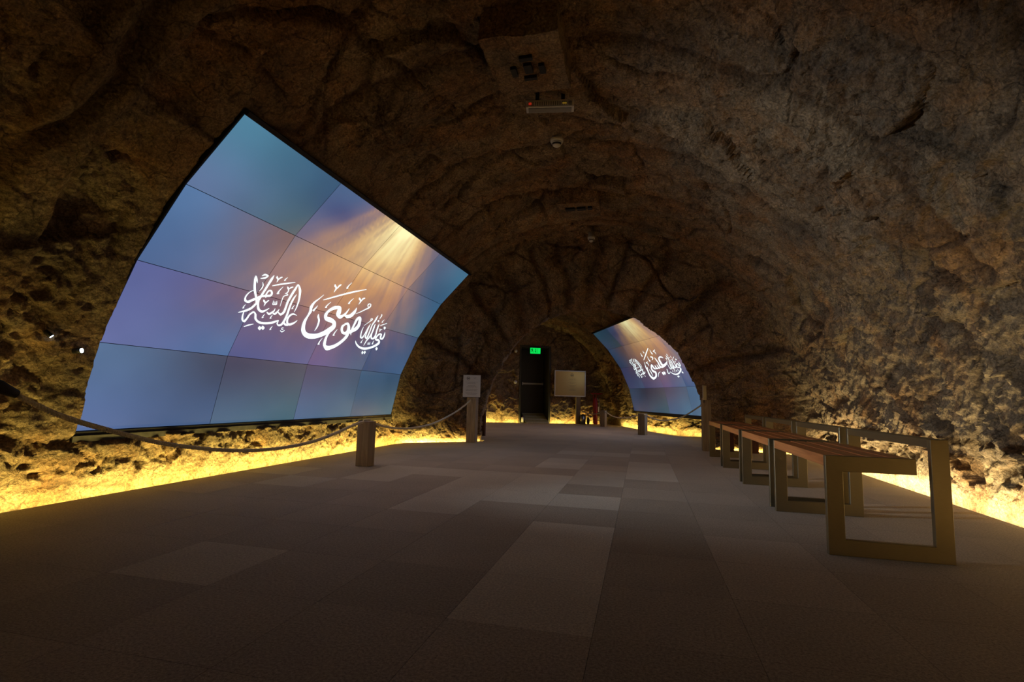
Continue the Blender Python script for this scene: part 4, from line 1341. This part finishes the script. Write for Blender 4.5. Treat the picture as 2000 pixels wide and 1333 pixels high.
# framed sign on its own post near the end wall
RZE = -math.atan2(-END_A.y, END_A.x) if False else math.atan2(END_A.y, END_A.x)
c = on_end(0, 0, 0)
sgn = Vector((-1.975, 14.76, 0)); 
root = empty('framed_sign', (sgn.x, sgn.y, 1.135), RZE)
tag(root, 'framed glossy golden sign board right of the dark door', 'sign')
bm = bmesh.new(); box(bm, (-0.43, -0.006, -0.345), (0.43, 0.006, 0.345)); obj('sign_face', bm, MAT_GLOSSIGN, root)
bm = bmesh.new()
for lo, hi in (((-0.455, -0.018, 0.342), (0.455, 0.014, 0.368)), ((-0.455, -0.018, -0.368), (0.455, 0.014, -0.342)), ((-0.455, -0.018, -0.342), (-0.428, 0.014, 0.342)), ((0.428, -0.018, -0.342), (0.455, 0.014, 0.342))):
    box(bm, lo, hi, 0.002)
obj('sign_frame', bm, MAT_ALU, root)
bm = bmesh.new(); round_logo(bm, 0.06, 0.24, 0.05, -0.0075); obj('logo', bm, MAT_PRINT, root)
for k, z in enumerate((0.14, 0.05, -0.05, -0.15)):
    bm = bmesh.new(); text_rows(bm, -0.06, 0.20, z, 3, 0.022, -0.0075, 40 + k); obj('text_block', bm, MAT_PRINT, root)
post(-1.765, 14.93, 0.80, 'timber post under the framed golden sign at the far end', 0.12, RZE)

# ------------------------------------------------------------------ door, steps and fittings of the end wall
def end_box(bm, u0, u1, n0, n1, z0, z1, bev=0.0):
    """box in the end wall's own axes (u along, n away from camera)"""
    b2 = bmesh.new()
    box(b2, (u0, n0, z0), (u1, n1, z1), bev)
    T = Matrix(((END_A.x, END_N.x, 0, END_P.x), (END_A.y, END_N.y, 0, END_P.y), (0, 0, 1, 0), (0, 0, 0, 1)))
    for v in b2.verts: v.co = T @ v.co
    me = bpy.data.meshes.new('t'); b2.to_mesh(me); b2.free()
    bm.from_mesh(me); bpy.data.meshes.remove(me)


U0, U1 = DOOR_U
DD = 0.8        # depth of the doorway
bm = bmesh.new()
end_box(bm, U0 - 0.05, U0, -0.02, DD + 0.07, -0.1, 2.20); end_box(bm, U1, U1 + 0.05, -0.02, DD + 0.07, -0.1, 2.20)
end_box(bm, U0, U1, -0.02, DD + 0.07, 2.15, 2.20); end_box(bm, U0, U1, DD + 0.005, DD + 0.07, -0.1, 2.15)
tag(obj('trim_2', bm, MAT_DOOR), kind='structure')
dr = empty('door_1', on_end(U0, DD - 0.1, 0.26)); tag(dr, kind='structure')
def at_root(o, r):
    o.parent = r; o.matrix_parent_inverse = Matrix.Translation(-r.location)
    return o
bm = bmesh.new(); end_box(bm, U0 + 0.01, U1 - 0.01, DD - 0.05, DD, 0.265, 2.14, 0.003); at_root(obj('door_leaf', bm, MAT_DOOR), dr)
bm = bmesh.new(); end_box(bm, U0 + 0.14, U1 - 0.02, DD - 0.12, DD - 0.085, 1.10, 1.15, 0.006)
end_box(bm, U0 + 0.135, U0 + 0.17, DD - 0.125, DD - 0.05, 1.08, 1.17, 0.004); end_box(bm, U1 - 0.055, U1 - 0.015, DD - 0.10, DD - 0.05, 1.09, 1.16, 0.004)
tag(at_root(obj('push_bar', bm, MAT_WHITE), dr), 'pale metal push bar')
bm = bmesh.new()
end_box(bm, U0 + 0.002, U1 - 0.002, -0.02, DD - 0.001, -0.07, -0.002)
tag(obj('trim_3', bm, MAT_STEP), kind='structure')

st = empty('ramp', on_end(0.12, 0.4, 0))
tag(st, 'small dark ramp with four pale strips leading up to the door', 'ramp')
def wedge(u0, u1, n0, n1, z0, z1, t):
    bm = bmesh.new()
    q = [bm.verts.new(on_end(u, n, z)) for u in (u0, u1) for (n, z) in ((n0, z0), (n1, z1), (n1, z1 - t), (n0, z0 - t))]
    for f in ((0, 1, 2, 3), (7, 6, 5, 4), (0, 4, 5, 1), (1, 5, 6, 2), (2, 6, 7, 3), (3, 7, 4, 0)): bm.faces.new([q[i] for i in f])
    return bm
ra, rb = -0.215, U1 - 0.01
at_root(obj('ramp_deck', wedge(ra, rb, -0.20, 0.66, 0.020, 0.250, 0.018), MAT_STEP), st)
at_root(obj('side_cheek', wedge(ra - 0.012, ra - 0.0005, -0.20, 0.66, 0.022, 0.252, 0.05), MAT_ALU), st)
for k in range(4):
    n0 = -0.20 + k * 0.272
    z0 = 0.0205 + (n0 + 0.20) * (0.23 / 0.86)
    at_root(obj('strip', wedge(ra, rb, n0, n0 + 0.045, z0 + 0.003, z0 + 0.003 + 0.045 * 0.267, 0.0025), MAT_NOSE), st)

# running-man exit sign over the door
ex = empty('exit_sign', on_end(0.02, -0.06, 2.05), RZE)
tag(ex, 'small lit green exit sign above the dark door', 'exit sign')
bm = bmesh.new(); box(bm, (-0.16, -0.02, -0.095), (0.16, 0.03, 0.095), 0.004); obj('housing', bm, MAT_BLACK, ex)
bm = bmesh.new(); box(bm, (-0.148, -0.024, -0.083), (0.148, -0.0205, 0.083)); obj('lit_face', bm, MAT_GREEN, ex)
bm = bmesh.new()
def plate(pts, y=-0.0255):
    bm.faces.new([bm.verts.new((x, y, z)) for x, z in pts])
def limb(x0, z0, x1, z1, wd):
    d = Vector((x1 - x0, z1 - z0)).normalized(); nx, nz = -d.y * wd / 2, d.x * wd / 2
    plate([(x0 + nx, z0 + nz), (x1 + nx, z1 + nz), (x1 - nx, z1 - nz), (x0 - nx, z0 - nz)])
plate([(-0.095 + 0.012 * math.cos(a * 0.524), 0.055 + 0.012 * math.sin(a * 0.524)) for a in range(12)])
limb(-0.10, 0.045, -0.085, -0.005, 0.022); limb(-0.10, 0.035, -0.062, 0.02, 0.010); limb(-0.10, 0.038, -0.125, 0.012, 0.010)
limb(-0.088, 0.0, -0.062, -0.025, 0.012); limb(-0.062, -0.025, -0.068, -0.06, 0.010); limb(-0.088, 0.0, -0.108, -0.03, 0.012); limb(-0.108, -0.03, -0.135, -0.035, 0.010)
obj('running_figure', bm, MAT_PRINT, ex)
bm = bmesh.new(); plate([(-0.0065, 0.06), (0.0065, 0.06), (0.0065, -0.02), (0.022, -0.02), (0.0, -0.055), (-0.022, -0.02), (-0.0065, -0.02)]); obj('arrow', bm, MAT_PRINT, ex)
bm = bmesh.new(); limb(0.05, 0.07, 0.05, -0.07, 0.008); obj('divider', bm, MAT_PRINT, ex)

def wall_button(u, z, name, label, r):
    bm = bmesh.new()
    c = on_end(u, -0.10, z)
    lathe(bm, [(0, -0.03), (r * 0.6, -0.03), (r * 0.95, -0.012), (r, 0.0), (r * 0.55, 0.02), (r * 0.55, 0.12), (0, 0.12)], 24, 0, c, END_N)
    tag(obj(name, bm, MAT_WHITE, None, True), label, 'wall fitting')
wall_button(-0.545, 2.02, 'round_sounder', 'small round white fitting high on the rock left of the door', 0.045)
wall_button(-0.54, 1.14, 'door_release_button', 'white round button on the rock level with the door push bar', 0.05)

can = empty('canister', on_end(-0.29, 0.05, 0)); tag(can, 'tiny pale canister on the floor left of the ramp', 'canister')
bm = bmesh.new(); lathe(bm, [(0, 0), (0.045, 0), (0.045, 0.14), (0.03, 0.155), (0, 0.155)], 20); obj('canister_body', bm, MAT_WHITE, can)
bm = bmesh.new(); lathe(bm, [(0.018, 0.156), (0.018, 0.175), (0, 0.175)], 16); obj('cap', bm, MAT_RED, can)

# litter bin
b = empty('litter_bin', (-1.60, 14.78, 0)); tag(b, 'round metal litter bin with a dark rim between the sign post and the red extinguisher', 'bin')
bm = bmesh.new(); lathe(bm, [(0, 0), (0.075, 0), (0.078, 0.25), (0.06, 0.25), (0.058, 0.03), (0, 0.03)], 32); obj('bin_body', bm, MAT_ALU, b)
bm = bmesh.new(); lathe(bm, [(0.06, 0.2505), (0.088, 0.2505), (0.088, 0.268), (0.06, 0.268), (0.06, 0.2505)], 32); obj('rim', bm, MAT_BLACK, b)

# wheeled fire extinguisher
fx = empty('wheeled_fire_extinguisher', (-1.24, 14.62, 0), RZE)
tag(fx, 'red wheeled fire extinguisher at the far end, right of the litter bin', 'fire extinguisher')
bm = bmesh.new(); lathe(bm, [(0, 0.02), (0.05, 0.02), (0.06, 0.05), (0.06, 0.62), (0.045, 0.70), (0.02, 0.73), (0.018, 0.76), (0, 0.76)], 28); obj('cylinder_body', bm, MAT_RED, fx)
bm = bmesh.new()
tube(bm, [(-0.04, 0.075, 0.06), (-0.04, 0.08, 0.84), (-0.10, 0.06, 0.86)], 0.011, 10)
tube(bm, [(0.04, 0.075, 0.06), (0.04, 0.08, 0.84), (0.20, 0.06, 0.86)], 0.011, 10)
tube(bm, [(-0.12, 0.06, 0.87), (0.22, 0.06, 0.87)], 0.014, 10)
obj('handle', bm, MAT_RED, fx)
bm = bmesh.new(); tube(bm, [(-0.20, 0.075, 0.13), (0.20, 0.075, 0.13)], 0.010, 10); tube(bm, [(-0.15, 0.075, 0.20), (-0.05, 0.075, 0.24)], 0.008, 8); obj('axle', bm, MAT_BLACK, fx)
for s in (-1, 1):
    bm = bmesh.new()
    lathe(bm, [(0.03, -0.02), (0.085, -0.02), (0.105, -0.01), (0.105, 0.01), (0.085, 0.02), (0.03, 0.02), (0.03, -0.02)], 32, 0, (s * 0.185, 0.075, 0.108), (1, 0, 0))
    obj('wheel', bm, MAT_RUBBER, fx)
bm = bmesh.new(); tube(bm, [(0.03, -0.05, 0.74), (0.09, -0.05, 0.66), (0.085, -0.04, 0.42), (0.06, -0.05, 0.36)], 0.012, 10); obj('hose', bm, MAT_GREY, fx)
bm = bmesh.new(); box(bm, (0.055, -0.075, 0.36), (0.085, -0.062, 0.50)); obj('tag_plate', bm, MAT_PAPER, fx)

# things leaning behind the farthest benches
root = empty('leaning_board', (1.20, 8.16, 0)); tag(root, 'dark reddish timber block standing behind the farthest bench near the rock', 'timber block')
bm = bmesh.new(); box(bm, (-0.09, -0.03, 0), (0.09, 0.03, 0.40), 0.004); obj('board', bm, MAT_DARKWOOD, root)
root = empty('folded_stand', (1.47, 8.02, 0)); tag(root, 'dark folded stand with pale edge strips behind the third bench', 'folded stand')
for s, tilt in ((-1, 0.16), (1, -0.02)):
    bm = bmesh.new(); box(bm, (-0.055, -0.015, 0.0), (0.055, 0.015, 0.43), 0.002)
    for v in bm.verts: v.co.x += s * 0.062 - tilt * (0.43 - v.co.z) * s * 0.6
    obj('board', bm, MAT_DARKWOOD, root)
    bm = bmesh.new(); box(bm, (-0.063, -0.021, 0.0), (-0.045, -0.0155, 0.43))
    for v in bm.verts: v.co.x += s * 0.062 - tilt * (0.43 - v.co.z) * s * 0.6
    tag(obj('edge_strip', bm, MAT_GREY, root), 'pale edge strip')

# ------------------------------------------------------------------ ceiling fittings
lt = empty('emergency_light', (-0.72, 3.955, 3.06), 0.157)
tag(lt, 'slim white emergency batten light on the rock ceiling', 'emergency light')
bm = bmesh.new(); box(bm, (-0.195, -0.045, -0.012), (0.195, 0.045, 0.05), 0.006); obj('housing', bm, MAT_WHITE, lt)
bm = bmesh.new(); box(bm, (-0.175, -0.050, -0.004), (0.175, -0.0455, 0.032)); box(bm, (-0.175, -0.03, -0.018), (0.175, 0.03, -0.0125)); obj('diffuser', bm, MAT_GREY, lt)
bm = bmesh.new()
for k in range(16): box(bm, (-0.13 + k * 0.018, -0.0545, -0.002), (-0.122 + k * 0.018, -0.0505, 0.030))
obj('louvre', bm, MAT_WHITE, lt)
bm = bmesh.new(); box(bm, (-0.172, -0.0545, 0.004), (-0.150, -0.0505, 0.022)); obj('red_indicator', bm, MAT_REDLED, lt)
bm = bmesh.new(); box(bm, (0.10, -0.056, 0.006), (0.135, -0.0548, 0.020)); obj('yellow_indicator', bm, MAT_YELLED, lt)
for x in (-0.12, 0.09):
    bm = bmesh.new(); box(bm, (x, 0.0, 0.0505), (x + 0.03, 0.02, 0.20)); obj('hanger', bm, MAT_BLACK, lt)

def detector(loc, r, label, name='smoke_detector'):
    o = empty(name, loc); tag(o, label, 'smoke detector', 'ceiling smoke detectors')
    bm = bmesh.new()
    lathe(bm, [(0, 0.10), (r * 0.8, 0.10), (r * 0.8, 0.03), (r, 0.025), (r, 0.0), (r * 0.92, -0.006), (r * 0.5, -0.006), (0, -0.006)], 36); obj('base', bm, MAT_WHITE, o)
    bm = bmesh.new()
    lathe(bm, [(r * 0.72, -0.0065), (r * 0.70, -0.030), (r * 0.62, -0.034), (0, -0.034)], 36); obj('chamber', bm, MAT_BLACK, o)
    bm = bmesh.new()
    lathe(bm, [(r * 0.84, -0.013), (r * 0.82, -0.021), (r * 0.74, -0.021), (r * 0.74, -0.013), (r * 0.84, -0.013)], 36)
    lathe(bm, [(0, -0.058), (r * 0.3, -0.054), (r * 0.60, -0.040), (r * 0.64, -0.0345), (0, -0.0345)], 36)
    obj('cap', bm, MAT_WHITE, o)
detector((-0.781, 4.685, 3.15), 0.062, 'round white smoke detector behind the batten light on the ceiling')
detector((-0.712, 7.487, 3.06), 0.055, 'small white smoke detector above the inner arch')

def rock_box(x0, x1, y0, y1, z0, slots, label):
    o = empty('ceiling_box', ((x0 + x1) / 2, (y0 + y1) / 2, z0)); tag(o, label, 'ceiling box', 'rock-clad ceiling boxes')
    hx, hy = (x1 - x0) / 2, (y1 - y0) / 2
    bm = bmesh.new(); box(bm, (-hx, -hy, 0), (hx, hy, 0.5))
    bmesh.ops.subdivide_edges(bm, edges=bm.edges[:], cuts=18, use_grid_fill=True)
    for v in bm.verts:
        p = np.array([[v.co.x + x0, v.co.y + y0, v.co.z]], np.float32)
        n = float(fbm(p * 6, 3, 41)[0]) * 0.030
        v.co += v.co.normalized() * n
    me = bpy.data.meshes.new('box_shell'); bm.to_mesh(me); bm.free()
    me.attributes.new('crack', 'FLOAT', 'POINT')
    link('box_shell', me, MAT_ROCK, o)
    for a, b2, c2, d2 in slots:
        bm = bmesh.new(); box(bm, (a, b2, -0.024), (c2, d2, 0.01))
        s = obj('vent_slot', bm, MAT_BLACK, o); s['label'] = 'black vent slot'
    return o
rock_box(-1.02, -0.50, 2.98, 3.62, 3.00, [(-0.028, -0.04, 0.028, 0.05), (-0.05, 0.10, 0.04, 0.13), (-0.125, -0.02, -0.085, 0.07), (0.075, -0.02, 0.115, 0.07), (-0.04, -0.12, 0.05, -0.085)], 'rock-clad box with a cross of vent slots on the ceiling, nearest the camera')
rock_box(-0.97, -0.50, 5.95, 6.45, 3.02, [(-0.16, -0.12, -0.05, -0.05), (-0.02, -0.12, 0.08, -0.05), (0.11, -0.12, 0.16, -0.05)], 'rock-clad box above the near side of the inner arch')

# ------------------------------------------------------------------ small lamps set in the left wall
def ring_lamp(loc, direction, label, energy, r=0.012):
    o = empty('ring_spotlight', loc); tag(o, label, 'spotlight', 'small cool white lamps in the left rock')
    d = Vector(direction).normalized()
    bm = bmesh.new(); lathe(bm, [(0, -0.04), (r * 1.4, -0.04), (r * 1.4, 0.0), (r * 1.3, 0.004), (0, 0.004)], 24, 0, (0, 0, 0), d); obj('lamp_housing', bm, MAT_BLACK, o)
    bm = bmesh.new(); lathe(bm, [(r * 0.55, 0.0045), (r * 1.2, 0.0045), (r * 1.2, 0.009), (r * 0.55, 0.009), (r * 0.55, 0.0045)], 24, 0, (0, 0, 0), d); obj('lamp_ring', bm, MAT_SPOT, o)
    ld = bpy.data.lights.new('cool_spot', 'SPOT'); ld.energy = energy; ld.color = (0.80, 0.90, 1.0); ld.spot_size = math.radians(60); ld.spot_blend = 1.0; ld.shadow_soft_size = 0.02
    lo = bpy.data.objects.new('cool_spot', ld); COL.objects.link(lo)
    lo.location = Vector(loc) + d * 0.03
    lo.rotation_euler = d.to_track_quat('-Z', 'Y').to_euler()
ring_lamp((-3.385, 2.47, 0.925), (0.92, 0.38, 0.11), 'small round ring lamp glowing cool white in the rock left of the large video wall', 200)
ring_lamp((-3.41, 2.31, 1.00), (0.4, 0.6, -0.7), 'half-hidden cool white lamp in a rock crevice above the ring lamp', 0.5, 0.009)
